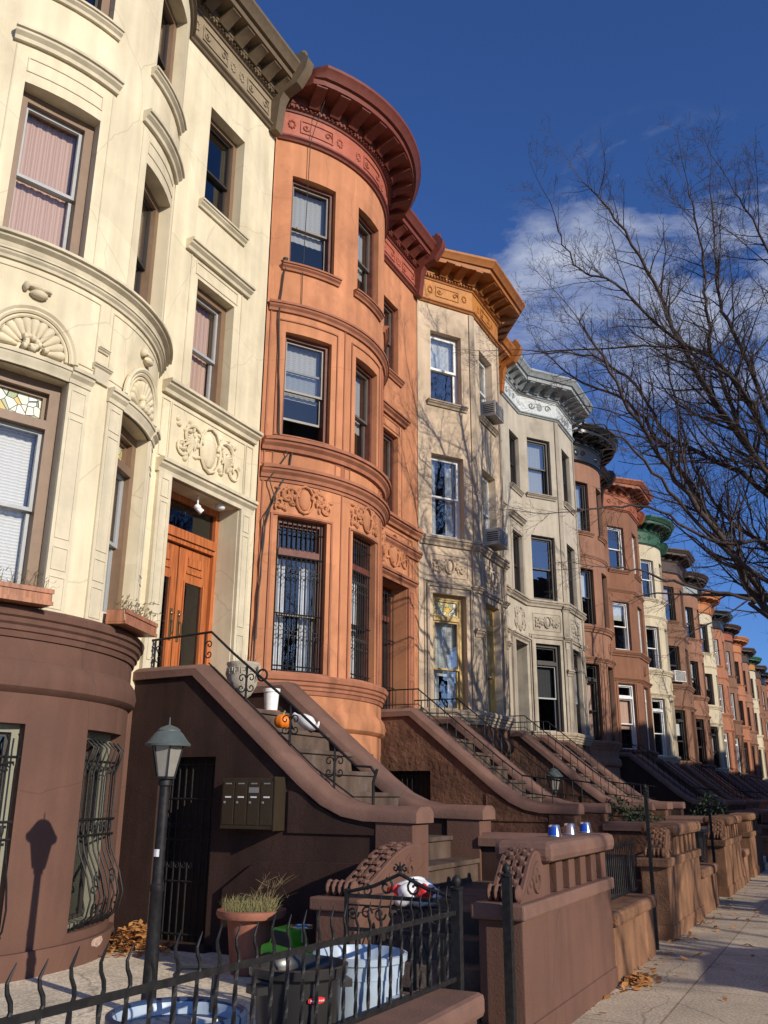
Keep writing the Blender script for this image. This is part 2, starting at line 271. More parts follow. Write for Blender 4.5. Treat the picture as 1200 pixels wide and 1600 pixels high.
# ------------------------------------------------------------------ mesh helpers
class MB:
    def __init__(s): s.v = []; s.f = []
    def add(s, vs, fs):
        o = len(s.v); s.v += [tuple(x) for x in vs]; s.f += [tuple(i + o for i in f) for f in fs]
    def quad(s, a, b, c, d): s.add([a, b, c, d], [(0, 1, 2, 3)])
    def box(s, x0, x1, y0, y1, z0, z1):
        s.add([(x0, y0, z0), (x1, y0, z0), (x1, y1, z0), (x0, y1, z0), (x0, y0, z1), (x1, y0, z1), (x1, y1, z1), (x0, y1, z1)],
              [(3, 2, 1, 0), (4, 5, 6, 7), (0, 1, 5, 4), (1, 2, 6, 5), (2, 3, 7, 6), (3, 0, 4, 7)])
    def fbox(s, F, a0, a1, b0, b1, c0, c1):
        s.add([F(a0, b0, c0), F(a1, b0, c0), F(a1, b1, c0), F(a0, b1, c0), F(a0, b0, c1), F(a1, b0, c1), F(a1, b1, c1), F(a0, b1, c1)],
              [(3, 2, 1, 0), (4, 5, 6, 7), (0, 1, 5, 4), (1, 2, 6, 5), (2, 3, 7, 6), (3, 0, 4, 7)])
    def prism(s, poly, lo, hi, axis='y'):
        n = len(poly)
        if axis == 'y': A = [(p[0], lo, p[1]) for p in poly]; B = [(p[0], hi, p[1]) for p in poly]
        elif axis == 'x': A = [(lo, p[0], p[1]) for p in poly]; B = [(hi, p[0], p[1]) for p in poly]
        else: A = [(p[0], p[1], lo) for p in poly]; B = [(p[0], p[1], hi) for p in poly]
        s.add(A + B, [tuple(range(n - 1, -1, -1)), tuple(range(n, 2 * n))] + [(i, (i + 1) % n, n + (i + 1) % n, n + i) for i in range(n)])
    def tube(s, pts, rad, n=6, caps=True):
        pts = [Vector(p) for p in pts]; k = len(pts)
        if k < 2: return
        rs = rad if isinstance(rad, (list, tuple)) else [rad] * k
        t0 = (pts[1] - pts[0]).normalized(); ref = Vector((0, 0, 1)) if abs(t0.z) < .9 else Vector((1, 0, 0))
        u = t0.cross(ref).normalized(); vs = []
        for i in range(k):
            t = (pts[min(i + 1, k - 1)] - pts[max(i - 1, 0)])
            if t.length < 1e-9: t = t0
            t.normalize(); u = (u - t * u.dot(t))
            if u.length < 1e-6: u = t.cross(Vector((.3, .5, .8)))
            u.normalize(); w = t.cross(u)
            for j in range(n):
                an = 2 * math.pi * j / n; vs.append(pts[i] + (u * math.cos(an) + w * math.sin(an)) * rs[i])
        fs = [(i * n + j, i * n + (j + 1) % n, (i + 1) * n + (j + 1) % n, (i + 1) * n + j) for i in range(k - 1) for j in range(n)]
        if caps: fs += [tuple(range(n - 1, -1, -1)), tuple((k - 1) * n + j for j in range(n))]
        s.add(vs, fs)
    def lathe(s, prof, c=(0, 0, 0), n=20, sx=1.0, sy=1.0, a0=0.0):
        k = len(prof); vs = []
        for r, z in prof:
            for j in range(n):
                an = a0 + 2 * math.pi * j / n; vs.append((c[0] + r * sx * math.cos(an), c[1] + r * sy * math.sin(an), c[2] + z))
        fs = [(i * n + j, i * n + (j + 1) % n, (i + 1) * n + (j + 1) % n, (i + 1) * n + j) for i in range(k - 1) for j in range(n)]
        fs += [tuple(range(n - 1, -1, -1)), tuple((k - 1) * n + j for j in range(n))]
        s.add(vs, fs)
    def ell(s, F, c, r, n=8, k=5):
        vs = []; fs = []
        for i in range(k + 1):
            th = math.pi * i / k
            for j in range(n):
                ph = 2 * math.pi * j / n
                vs.append(F(c[0] + r[0] * math.sin(th) * math.cos(ph), c[1] + r[1] * math.sin(th) * math.sin(ph), c[2] + r[2] * math.cos(th)))
        for i in range(k):
            for j in range(n): fs.append((i * n + j, i * n + (j + 1) % n, (i + 1) * n + (j + 1) % n, (i + 1) * n + j))
        s.add(vs, fs)
    def build(s, name, mat, parent=None, smooth=None, bevel=0.0, merge=True):
        me = bpy.data.meshes.new(name); me.from_pydata(s.v, [], s.f); me.validate()
        if merge and len(s.v) < 60000:
            import bmesh
            b = bmesh.new(); b.from_mesh(me); bmesh.ops.remove_doubles(b, verts=b.verts, dist=2e-4); bmesh.ops.recalc_face_normals(b, faces=b.faces); b.to_mesh(me); b.free()
        if mat: me.materials.append(M[mat] if isinstance(mat, str) else mat)
        if smooth and len(me.polygons):
            me.polygons.foreach_set('use_smooth', [True] * len(me.polygons)); me.set_sharp_from_angle(angle=R(smooth))
        o = bpy.data.objects.new(name, me); COL.objects.link(o)
        if parent: o.parent = parent
        if bevel:
            bv = o.modifiers.new('bevel', 'BEVEL'); bv.width = bevel; bv.segments = 2; bv.limit_method = 'ANGLE'; bv.angle_limit = R(40)
        return o
IDF = lambda a, b, c: (a, b, c)
def thing(name, label, cat, loc=(0, 0, 0), group=None):
    o = bpy.data.objects.new(name, None); COL.objects.link(o); o.location = loc; o.empty_display_size = .2
    o['label'] = label; o['category'] = cat
    if group: o['group'] = group
    return o
def tag(o, label, cat, group=None):
    o['label'] = label; o['category'] = cat
    if group: o['group'] = group
    return o
def struct(o): o['kind'] = 'structure'; return o

class Path:
    """A wall line in plan: points (x outward, y along the street); s = length along it."""
    def __init__(s, pts):
        s.p = [Vector((a, b)) for a, b in pts]; s.s = [0.0]
        for i in range(1, len(s.p)): s.s.append(s.s[-1] + (s.p[i] - s.p[i - 1]).length)
        s.L = s.s[-1]
    def seg(s, t):
        for i in range(len(s.p) - 1):
            if t <= s.s[i + 1] + 1e-7: return i
        return len(s.p) - 2
    def nrm(s, i):
        d = (s.p[i + 1] - s.p[i]).normalized(); return Vector((d.y, -d.x))
    def at(s, t):
        t = max(0, min(s.L, t)); i = s.seg(t); f = (t - s.s[i]) / (s.s[i + 1] - s.s[i])
        return s.p[i].lerp(s.p[i + 1], f), s.nrm(i)
    def pt(s, t, d=0.0):
        p, n = s.at(t); return p + n * d
    def sub(s, a, b):
        r = [s.at(a + 1e-6)]
        for i in range(1, len(s.p) - 1):
            if a + 1e-5 < s.s[i] < b - 1e-5:
                n0, n1 = s.nrm(i - 1), s.nrm(i); mm = (n0 + n1).normalized(); k = mm.dot(n0); r.append((s.p[i], mm / max(k, .4)))
        r.append(s.at(b - 1e-6)); return r
    def F(s, s0, z0, d0=0.0):
        def f(a, b, c):
            q = s.pt(s0 + a, d0 + b); return (q.x, q.y, z0 + c)
        return f
def sweep(mb, path, a, b, prof, ylo=None, yhi=None, caps=True):
    sub = path.sub(a, b); n = len(prof); vs = []
    for p, mm in sub:
        for d, z in prof:
            q = p + mm * d; y = q.y
            if ylo is not None: y = max(ylo, y)
            if yhi is not None: y = min(yhi, y)
            vs.append((q.x, y, z))
    fs = [(i * n + j, i * n + j + 1, (i + 1) * n + j + 1, (i + 1) * n + j) for i in range(len(sub) - 1) for j in range(n - 1)]
    if caps: fs += [tuple(range(n)), tuple((len(sub) - 1) * n + j for j in range(n - 1, -1, -1))]
    mb.add(vs, fs)
def mould(z, h, d, b=-.02):
    """a stone moulding: drip, cove and lip, top at z, height h, projecting d"""
    return [(b, z - h), (d * .35, z - h), (d * .42, z - h * .72), (d * .75, z - h * .5), (d * .8, z - h * .3), (d, z - h * .28), (d, z - h * .06), (d * .93, z), (b, z)]
def strip(mb, path, a, b, z0, z1, d0, d1):
    sweep(mb, path, a, b, [(d0, z0), (d1, z0), (d1, z1), (d0, z1)])
def panel(mb, path, a, b, z0, z1, d, w=.03, t=.012):
    strip(mb, path, a, b, z0, z0 + w, d, d + t); strip(mb, path, a, b, z1 - w, z1, d, d + t)
    strip(mb, path, a, a + w, z0 + w, z1 - w, d, d + t); strip(mb, path, b - w, b, z0 + w, z1 - w, d, d + t)

def chord(path, sa, sb, depth):
    A, B = path.pt(sa), path.pt(sb); e = (B - A); w = e.length; e.normalize(); n = Vector((e.y, -e.x))
    A2, B2 = A - n * depth, B - n * depth
    return A, B, e, n, w
def wall(mb, path, a, b, z0, z1, ops, depth):
    ss = sorted(set([round(x, 5) for x in [a, b] + [t for t in path.s if a < t < b] + [o[0] for o in ops if a <= o[0] <= b] + [o[1] for o in ops if a <= o[1] <= b]]))
    zs = sorted(set([round(x, 5) for x in [z0, z1] + [o[2] for o in ops] + [o[3] for o in ops] if z0 <= x <= z1]))
    for i in range(len(ss) - 1):
        sm = (ss[i] + ss[i + 1]) / 2
        if ss[i + 1] - ss[i] < 1e-4: continue
        P, Q = path.pt(ss[i] + 1e-7), path.pt(ss[i + 1] - 1e-7)
        for j in range(len(zs) - 1):
            zm = (zs[j] + zs[j + 1]) / 2
            if any(o[0] < sm < o[1] and o[2] < zm < o[3] for o in ops): continue
            mb.quad((P.x, P.y, zs[j]), (Q.x, Q.y, zs[j]), (Q.x, Q.y, zs[j + 1]), (P.x, P.y, zs[j + 1]))
    for o in ops:
        sa, sb, za, zb = o[:4]; dp = o[4] if len(o) > 4 else depth
        A, B, e, n, w = chord(path, sa, sb, dp)
        pts = [q for q, _ in path.sub(sa, sb)]
        inn = [q - n * ((q - A).dot(n) + dp) for q in pts]
        for i in range(len(pts) - 1):
            p, q, r, t = pts[i], pts[i + 1], inn[i + 1], inn[i]
            for z in (za, zb): mb.quad((p.x, p.y, z), (q.x, q.y, z), (r.x, r.y, z), (t.x, t.y, z))
        for k in (0, -1):
            p, t = pts[k], inn[k]; mb.quad((p.x, p.y, za), (t.x, t.y, za), (t.x, t.y, zb), (p.x, p.y, zb))
def wframe(path, sa, sb, depth):
    A, B, e, n, w = chord(path, sa, sb, depth); O = (A + B) / 2 - n * depth
    def F(a, b, c):
        q = O + e * a + n * b; return (q.x, q.y, c)
    return F, w

def spiral(F, cx, cz, r0, turns, a0, sgn, b=.03, n=18):
    pts = []
    for i in range(n + 1):
        t = i / n; an = a0 + sgn * turns * 2 * math.pi * t; r = r0 * (1 - .82 * t)
        pts.append(F(cx + r * math.cos(an), b, cz + r * math.sin(an)))
    return pts
def cscroll(mb, F, cx, cz, size, sgn, rad, n=5):
    """a wrought-iron C scroll"""
    for k in (1, -1):
        mb.tube(spiral(F, cx + sgn * size * .5, cz + k * size * .52, size * .5, 1.1, math.pi if sgn > 0 else 0, -k * sgn, 0, 14), rad, n)

def relief(mb, F, w, h, rng):
    """carved panel: oval cartouche with leafy scrolls either side, F maps (along, out, up)"""
    mb.ell(F, (0, .0, 0), (h * .22, .05, h * .36), 10, 6)
    ring = [F(h * .30 * math.cos(t * .524), .03, h * .44 * math.sin(t * .524)) for t in range(13)]
    mb.tube(ring, .018, 5)
    for sg in (-1, 1):
        mb.tube(spiral(F, sg * w * .26, h * .05, h * .30, 1.25, math.pi if sg > 0 else 0, -sg, .025), [.022] * 10 + [.016] * 9, 5)
        mb.tube(spiral(F, sg * w * .40, -h * .18, h * .20, 1.1, math.pi if sg > 0 else 0, sg, .022), .015, 5)
        for k in range(7):
            t0 = .5 + k * .33; ln = h * rng.uniform(.30, .46); c0 = (sg * w * .20, -h * .12 + .03 * k); pt = [F(c0[0] + sg * ln * q * math.sin(t0 + .5 * q) * (w / h) * .42, .012 + .02 * math.sin(3 * q), c0[1] + ln * q * math.cos(t0 + .5 * q)) for q in (0, .35, .7, 1)]
            mb.tube(pt, [.012, .03, .024, .006], 5)
        for k in range(16):
            a = rng.uniform(.14, .48) * w * sg; c = rng.uniform(-.38, .38) * h; an = rng.uniform(0, 3.14)
            mb.ell(F, (a, .005, c), (.022 + .03 * abs(math.cos(an)), .028 + rng.random() * .02, .022 + .03 * abs(math.sin(an))), 6, 4)
        for k in range(5):
            an = .4 + k * .42; mb.ell(F, (sg * (w * .24 + h * .26 * math.cos(an)), .01, h * .05 + h * .26 * math.sin(an)), (.035, .04, .035), 6, 4)
def shell(mb, F, r):
    for t in range(3):
        rr = r * (1 - .10 * t)
        mb.tube([F(rr * math.cos(R(k * 7.5)), .012 * (3 - t), rr * math.sin(R(k * 7.5))) for k in range(25)], .03 - .006 * t, 6)
    for k in range(11):
        an = R(9 + k * 16.2)
        pt = [F(r * t * math.cos(an), .004, r * t * math.sin(an)) for t in (.30, .42, .54, .64, .71, .745)]
        mb.tube(pt, [.016, .028, .040, .050, .046, .016], 8)
    rng = random.Random(3)
    for k in range(16):
        an = rng.uniform(.2, 2.94); rr = r * rng.uniform(.02, .34)
        mb.ell(F, (rr * math.cos(an), .03, rr * math.sin(an)), (.035, .045, .035), 6, 4)

# ------------------------------------------------------------------ windows and doors
def window(root, path, sa, sb, z0, z1, st, name='window'):
    """sash window set back in its opening: frame > sashes, panes, blind"""
    dp = st.get('depth', .2); F, w = wframe(path, sa, sb, dp); hw = w / 2
    fw = st.get('fw', .07); fb = st.get('fb', .09); lod = st.get('lod', 0)
    mb = MB(); tz = st.get('transom', 0)
    mb.fbox(F, -hw - .02, -hw + fw, -.08, fb, z0, z1); mb.fbox(F, hw - fw, hw + .02, -.08, fb, z0, z1)
    mb.fbox(F, -hw + fw, hw - fw, -.08, fb, z1 - fw, z1 + .02); mb.fbox(F, -hw + fw, hw - fw, -.08, fb + .03, z0 - .02, z0 + .05)
    zt = z1 - fw
    if tz:
        mb.fbox(F, -hw + fw, hw - fw, -.08, fb + .02, z1 - tz - .09, z1 - tz); zt = z1 - tz - .09
    fr = mb.build(name, st.get('frame', 'frame_dark'), root)
    za = z0 + .05; zm = za + (zt - za) * st.get('split', .5); sw = st.get('sw', .036)
    a0, a1 = -hw + fw, hw - fw
    up = st.get('open', 0)
    if lod < 2:
        sm = MB()
        for (lo, hi, b) in ((zm - .02, zt, .02), (za + up, zm + .02 + up, -.025)):
            sm.fbox(F, a0, a0 + sw, b - .02, b + .02, lo, hi); sm.fbox(F, a1 - sw, a1, b - .02, b + .02, lo, hi)
            sm.fbox(F, a0 + sw, a1 - sw, b - .02, b + .02, lo, lo + sw); sm.fbox(F, a0 + sw, a1 - sw, b - .02, b + .02, hi - sw, hi)
        sm.build('sash', st.get('sash', 'sash_dark'), fr)
        for (lo, hi, b) in ((zm, zt - sw, .02), (za + sw + up, zm + up, -.025)):
            g = MB(); g.quad(F(a0 + sw, b, lo), F(a1 - sw, b, lo), F(a1 - sw, b, hi), F(a0 + sw, b, hi)); g.build('pane', st.get('glass', 'glass'), fr)
    else:
        sm = MB(); sm.fbox(F, a0, a1, -.02, .02, zm - .03, zm + .03); sm.fbox(F, a0, a0 + .04, -.02, .02, za, zt); sm.fbox(F, a1 - .04, a1, -.02, .02, za, zt); sm.build('sash', st.get('sash', 'sash_dark'), fr)
        g = MB(); g.quad(F(a0, 0, za), F(a1, 0, za), F(a1, 0, zt), F(a0, 0, zt)); g.build('pane', st.get('glass', 'glass'), fr)
    if tz:
        g = MB(); g.quad(F(a0, .0, z1 - tz), F(a1, .0, z1 - tz), F(a1, .0, z1 - fw), F(a0, .0, z1 - fw)); g.build('transom_pane', st.get('tglass', 'glass_dark'), fr)
        t = MB(); z2 = z1 - tz
        t.fbox(F, a0, a0 + .035, -.02, .035, z2, z1 - fw); t.fbox(F, a1 - .035, a1, -.02, .035, z2, z1 - fw); t.fbox(F, a0 + .035, a1 - .035, -.02, .035, z2, z2 + .035); t.fbox(F, a0 + .035, a1 - .035, -.02, .035, z1 - fw - .035, z1 - fw)
        t.build('transom_sash', st.get('frame', 'frame_dark'), fr)
    bl = st.get('blind')
    if bl:
        m_, frac = bl; lo = zt - (zt - za) * frac
        g = MB(); k = 14 if lod < 2 else 2
        for i in range(k):
            x0 = a0 + .01 + (a1 - a0 - .02) * i / k; x1 = a0 + .01 + (a1 - a0 - .02) * (i + 1) / k
            w0 = -.10 + (.012 if i % 2 else 0); w1 = -.10 + (0 if i % 2 else .012)
            g.quad(F(x0, w0, lo), F(x1, w1, lo), F(x1, w1, zt), F(x0, w0, zt))
        g.build('blind', m_, fr)
    if st.get('curtain'):
        g = MB()
        for (c0, c1) in ((a0, a0 + (a1 - a0) * .33), (a1 - (a1 - a0) * .33, a1)):
            rg_ = random.Random(int((sa + z0) * 977)); xs = [0.0]
            while xs[-1] < 1: xs.append(min(1, xs[-1] + rg_.uniform(.05, .17)))
            ds = [-.12 + rg_.uniform(-.012, .035) for _ in xs]
            for i in range(len(xs) - 1):
                x0 = c0 + (c1 - c0) * xs[i]; x1 = c0 + (c1 - c0) * xs[i + 1]
                g.quad(F(x0, ds[i], za), F(x1, ds[i + 1], za), F(x1, ds[i + 1], zt), F(x0, ds[i], zt))
        g.build('curtain', st['curtain'] if isinstance(st['curtain'], str) else 'curtain', fr)
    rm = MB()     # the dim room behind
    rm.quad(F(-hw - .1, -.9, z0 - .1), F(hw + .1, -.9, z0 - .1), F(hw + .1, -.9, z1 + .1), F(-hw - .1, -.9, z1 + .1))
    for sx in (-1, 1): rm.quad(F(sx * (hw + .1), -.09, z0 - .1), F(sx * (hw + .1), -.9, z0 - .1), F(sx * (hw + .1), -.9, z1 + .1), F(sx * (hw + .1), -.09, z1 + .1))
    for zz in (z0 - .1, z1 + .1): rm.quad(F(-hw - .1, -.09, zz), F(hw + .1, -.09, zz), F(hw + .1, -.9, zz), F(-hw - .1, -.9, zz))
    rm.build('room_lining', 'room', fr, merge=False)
    gr = st.get('grille')
    if gr == 'bars':
        g = MB(); b = dp * .55; n = 10
        for i in range(n):
            a = -hw + .05 + (w - .1) * i / (n - 1); g.tube([F(a, b, z0 + .05), F(a, b, z1 - .02)], .009, 5)
        for zz in (z0 + .1, z0 + .16, zm, z1 - tz - .1, z1 - .18): g.tube([F(-hw + .01, b, zz), F(hw - .01, b, zz)], .011, 5)
        for i in range(n - 1):
            a = -hw + .05 + (w - .1) * (i + .5) / (n - 1)
            for zz in (z0 + .55, z1 - tz - .4):
                g.tube(spiral(F, a + .02, zz, .055, 1.0, math.pi, -1, b, 10), .006, 4); g.tube(spiral(F, a - .02, zz + .14, .055, 1.0, 0, -1, b, 10), .006, 4)
        g.build('grille', 'iron', fr, 40)
    if gr == 'belly':
        g = MB(); n = 8; h = z1 - z0
        for i in range(n):
            a = -hw + .04 + (w - .08) * i / (n - 1)
            pr = [(dp - .02, .95), (dp + .06, .91), (dp + .02, .84), (dp - .01, .78), (dp - .01, .46), (dp + .02, .38), (dp + .12, .26), (dp + .17, .16), (dp + .14, .07), (dp + .04, .02), (dp - .03, .015)]
            g.tube([F(a, b, z0 + h * q) for b, q in pr], .009, 5)
        for q, b in ((.84, dp), (.46, dp), (.54, dp), (.035, dp + .05)): g.tube([F(-hw + .01, b, z0 + h * q), F(hw - .01, b, z0 + h * q)], .012, 5)
        for i in range(n - 1):
            a = -hw + .04 + (w - .08) * (i + .5) / (n - 1)
            g.ell(F, (a, dp, z0 + h * .50), (.022, .012, .05), 6, 4)
            g.tube(spiral(F, a, z0 + h * .80, .035, .9, 0, 1, dp, 9), .006, 4)
        for sg in (-1, 1):
            g.tube(spiral(F, sg * hw * .55, z0 + h * .10, .10, 1.3, 0, sg, dp + .15, 14), .008, 4); g.tube(spiral(F, sg * hw * .4, z0 + h * .24, .08, 1.2, 2, -sg, dp + .13, 14), .008, 4)
        g.build('grille', 'iron', fr, 40)
    return fr, F, w

def sill(mb, path, sa, sb, z, h=.12, d=.10, ext=.1):
    sweep(mb, path, max(0, sa - ext), min(path.L, sb + ext), mould(z, h, d))

def cornice(root, segs, cm, fm, z0=11.76, ztop=12.88, lod=0, Wd=5.45, rng=None, proj=(.68, .55)):
    """segs: list of (path, is_bay). Metal cornice: architrave, frieze, bed mould, soffit, crown and brackets"""
    base = MB(); fz = MB(); orns = []; br = []
    ov = MB()
    for k, (p, bay) in enumerate(segs):
        pj = proj[0] if bay else proj[1]; dz = 0 if bay else -.006
        e = 0.0
        zs = z0 + dz
        sweep(base, p, e, p.L, [(-.02, zs), (.035, zs), (.05, zs + .03), (.085, zs + .05), (.085, zs + .08), (.03, zs + .095), (-.02, zs + .095)], .02, Wd - .02)
        sweep(fz, p, e, p.L, [(-.02, zs + .09), (.028, zs + .09), (.028, zs + .56), (-.02, zs + .56)], .024, Wd - .024)
        zb = zs + .555
        zt = ztop + dz
        sweep(base, p, e, p.L, [(-.02, zb), (.05, zb), (.06, zb + .03), (.10, zb + .05), (.11, zb + .11), (.13, zb + .12), (.13, zt - .30), (pj - .14, zt - .30), (pj - .14, zt - .20), (pj - .09, zt - .19), (pj - .05, zt - .12), (pj - .01, zt - .07), (pj, zt - .06), (pj, zt - .008), (pj - .04, zt), (-.35, zt + .03), (-.35, zt - .2)], .02, Wd - .02)
        if lod < 2:
            n = max(2, int(p.L / .075))
            if lod == 0:
                for i in range(n):
                    s0 = (i + .25) * p.L / n
                    q = p.pt(s0, .15)
                    if .05 < q.y < Wd - .05: ov.fbox(p.F(s0, zb + .0), 0, p.L / n * .5, .04, .125, .055, .105)
            # relief on the frieze
            npan = max(1, round(p.L / 1.25))
            for i in range(npan):
                sc = (i + .5) * p.L / npan; F = p.F(sc, zs + .325, .03); orn = MB(); orns.append(orn)
                if lod == 0:
                    panel(orn, p, sc - .3, sc + .3, zs + .20, zs + .45, .026, .022, .02)
                    for sg in (-1, 1):
                        for an in range(0, 360, 45): orn.ell(F, (sg * .44 + .05 * math.cos(R(an)), 0, .07 * math.sin(R(an))), (.022, .025, .03), 5, 4)
                        orn.tube(spiral(F, sg * .2, 0, .07, 1.1, 0, sg, .01, 10), .012, 4)
                else:
                    orn.ell(F, (0, 0, 0), (.10, .03, .13), 6, 4)
                    for sg in (-1, 1): orn.tube(spiral(F, sg * .28, 0, .11, 1.2, 0, sg, .01, 10), .016, 4)
        n = max(2, round(p.L / (.36 if lod < 2 else .48)))
        for i in range(n):
            s0 = (i + .5) * p.L / n; q = p.pt(s0, pj * .6)
            if q.y < .12 or q.y > Wd - .12: continue
            b = MB(); F = p.F(s0, 0); wd = .095 if lod == 0 else .08; q0, dirn = p.at(s0)
            tng = Vector((-dirn.y, dirn.x))
            def G(a, bb, c, q0=q0, dirn=dirn, tng=tng):
                r_ = q0 + tng * a + dirn * bb; return (r_.x, r_.y, c)
            pf = [(.10, zt - .42), (.10, zb + .10), (.16, zb + .08), (.20, zb + .12), (.24, zt - .42), (pj - .26, zt - .37), (pj - .17, zt - .33), (pj - .17, zt - .295), (.10, zt - .295)]
            if lod >= 2: pf = [(.10, zb + .10), (.2, zb + .12), (pj - .17, zt - .34), (pj - .17, zt - .295), (.10, zt - .295)]
            k2 = len(pf)
            b.add([G(-wd, x, z) for x, z in pf] + [G(wd, x, z) for x, z in pf], [tuple(range(k2)), tuple(range(2 * k2 - 1, k2 - 1, -1))] + [(i2, k2 + i2, k2 + (i2 + 1) % k2, (i2 + 1) % k2) for i2 in range(k2)])
            br.append(b)
    # big end bracket on the party line
    for yy in ((Wd - .10),):
        e = MB(); e.prism([(.02, z0 - .05), (.14, z0 - .05), (.20, z0 + .5), (.26, z0 + .62), (.50, z0 + .72), (.66, z0 + .95), (.70, z0 + 1.12), (.62, z0 + 1.25), (.45, z0 + 1.30), (.02, z0 + 1.24)], yy - .09, yy + .09, 'y')
        if lod == 0:
            e.lathe([(.0, 0), (.06, .01), (.08, .06), (.05, .12), (0, .13)], (.55, yy, z0 + 1.24), 10)
        br.append(e)
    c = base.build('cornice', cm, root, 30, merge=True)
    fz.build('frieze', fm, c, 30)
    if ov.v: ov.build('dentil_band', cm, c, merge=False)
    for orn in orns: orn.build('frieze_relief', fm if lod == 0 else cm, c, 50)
    for b in br: b.build('bracket', cm, c, 30)
    return c

# ------------------------------------------------------------------ a row house
XF = -7.0; YARD = .15; FLOOR1 = 2.95; DOORZ = 2.50
def arc_bay(yc, h, proj, n=22):
    Rr = (h * h + proj * proj) / (2 * proj); cx = proj - Rr; th = math.asin(h / Rr)
    return [(cx + Rr * math.cos(-th + 2 * th * i / n), yc + Rr * math.sin(-th + 2 * th * i / n)) for i in range(n + 1)], Rr, th

def house(cfg):
    Wd = cfg['W']; Lw = cfg['L']; lod = cfg['lod']; mir = cfg.get('mirror', False)
    root = thing('row_house', cfg['label'], 'house', (XF, Lw, 0), 'bay fronted row houses along the block')
    if cfg['bay'] == 'round':
        yc, h, pj = cfg['arc']; pts, Rr, th = arc_bay(yc, h, pj)
        slots = [(Rr * (th + R(c - wd)), Rr * (th + R(c + wd))) for c, wd in cfg['slots']]
    else:
        a, b_, c, d, pj = cfg['ang']; pts = [(0, a), (pj, b_), (pj, c), (0, d)]
        q = Path(pts); slots = []
        for i, wd in enumerate(cfg['slots']):
            mid = (q.s[i] + q.s[i + 1]) / 2; slots.append((mid - wd / 2, mid + wd / 2))
    bay_end = pts[-1][1]
    if mir:
        pts = [(x, Wd - y) for x, y in reversed(pts)]; LB = Path(pts).L; slots = [(LB - b, LB - a) for a, b in reversed(slots)]
    bay = Path(pts)
    if mir: flat = Path([(0, .0), (0, pts[0][1])]); tail = Path([(0, pts[-1][1]), (0, Wd)])
    else: flat = Path([(0, pts[-1][1]), (0, Wd)]); tail = Path([(0, 0), (0, pts[0][1])])
    fy0 = flat.p[0].y
    fl = lambda y0, y1: ((Wd - y1 - fy0, Wd - y0 - fy0) if mir else (y0 - fy0, y1 - fy0))
    D = cfg.get('depth', .22)
    wst = cfg['wst']
    # openings
    ob = []; of = []; wins = []
    for fi, key in enumerate(('w1', 'w2', 'w3')):
        z0, z1 = cfg['bz'][fi]
        for si, (a, b) in enumerate(slots):
            ob.append((a, b, z0, z1, D)); wins.append((bay, a, b, z0, z1, key, si))
    for fi, key in enumerate(('w2', 'w3')):
        z0, z1 = cfg['fz'][fi]; a, b = fl(*cfg['fw'])
        of.append((a, b, z0, z1, D)); wins.append((flat, a, b, z0, z1, key, 9))
    da, db = fl(*cfg['door']); of.append((da, db, DOORZ, 5.3, .36))
    w = MB()
    wall(w, bay, 0, bay.L, FLOOR1, 11.8, ob, D); wall(w, flat, 0, flat.L, DOORZ, 11.79, of, D)
    if tail.L > .002: wall(w, tail, 0, tail.L, FLOOR1, 11.79, [], D)
    w.build('facade_wall', cfg['wall'], root, 30)
    # basement
    bo = []
    for (a, b) in slots: bo.append((a, b, .42, 2.17, .2))
    w = MB(); wall(w, bay, 0, bay.L, .0, FLOOR1, bo, .2); wall(w, flat, 0, flat.L, .0, DOORZ, [], D)
    if tail.L > .002: wall(w, tail, 0, tail.L, .0, FLOOR1, [], D)
    for p in (bay,):
        sweep(w, p, 0, p.L, [(-.02, 2.42), (.01, 2.43), (.06, 2.48), (.075, 2.56), (.055, 2.65), (.01, 2.71), (-.02, 2.72)])
        sweep(w, p, 0, p.L, [(-.02, 0), (.06, 0), (.06, .30), (.045, .345), (-.02, .345)])
    w.build('basement_wall', cfg['base'], root, 30)
    bb = MB(); sweep(bb, bay, 0, bay.L, [(-.02, 2.90), (.02, 2.90), (.03, 2.95), (.05, 2.96), (.05, 3.0), (.075, 3.02), (.08, 3.06), (.105, 3.075), (.115, 3.13), (.09, 3.16), (-.02, 3.17)])
    bb.build('water_table', cfg.get('basetrim', cfg['trim']), root, 30)
    for (a, b) in slots:
        if lod < 2: window(root, bay, a, b, .42, 2.17, dict(depth=.2, frame='frame_green' if lod == 0 else 'frame_dark', glass='glass_dark', grille='belly' if lod == 0 else None, lod=lod, blind=('blind_grey', .6)), 'basement_window')
    # roof and party walls
    rf = MB(); poly = [(-10, 0)] + [(p.x - .3, p.y) for p in (tail.p[:1] if not mir else flat.p[:1])] + [(p.x - .25, min(max(p.y, .03), Wd - .03)) for p in bay.p] + [(-.3, Wd), (-10, Wd)]
    if mir: poly = [(-10, 0), (-.3, 0)] + [(p.x - .25, p.y) for p in bay.p] + [(-.3, Wd), (-10, Wd)]
    rf.prism(poly, 12.55, 12.7, 'z'); rf.build('roof', 'roof', root)
    pw = MB(); pw.box(-10, -.03, 0.002, .12, 0, 12.56); pw.box(-10, -.03, Wd - .12, Wd - .002, 0, 12.56); pw.box(-10.2, -10, 0, Wd, 0, 12.56); pw.build('party_wall', cfg['base'], root)
    # windows
    rng = random.Random(int(Lw * 10))
    for (p, a, b, z0, z1, key, si) in wins:
        st = dict(wst.get((key, si), wst.get(key, wst['all']))); st.setdefault('depth', D); st['lod'] = lod
        if 'blind' not in st and not st.get('noblind') and lod > 0 and rng.random() < .75:
            st['blind'] = (rng.choice(['blind_white', 'blind_white', 'blind_grey', 'blind_pink']), rng.choice([.35, .5, .6, 1.0]))
        window(root, p, a, b, z0, z1, st)
    # stone trim
    t = MB()
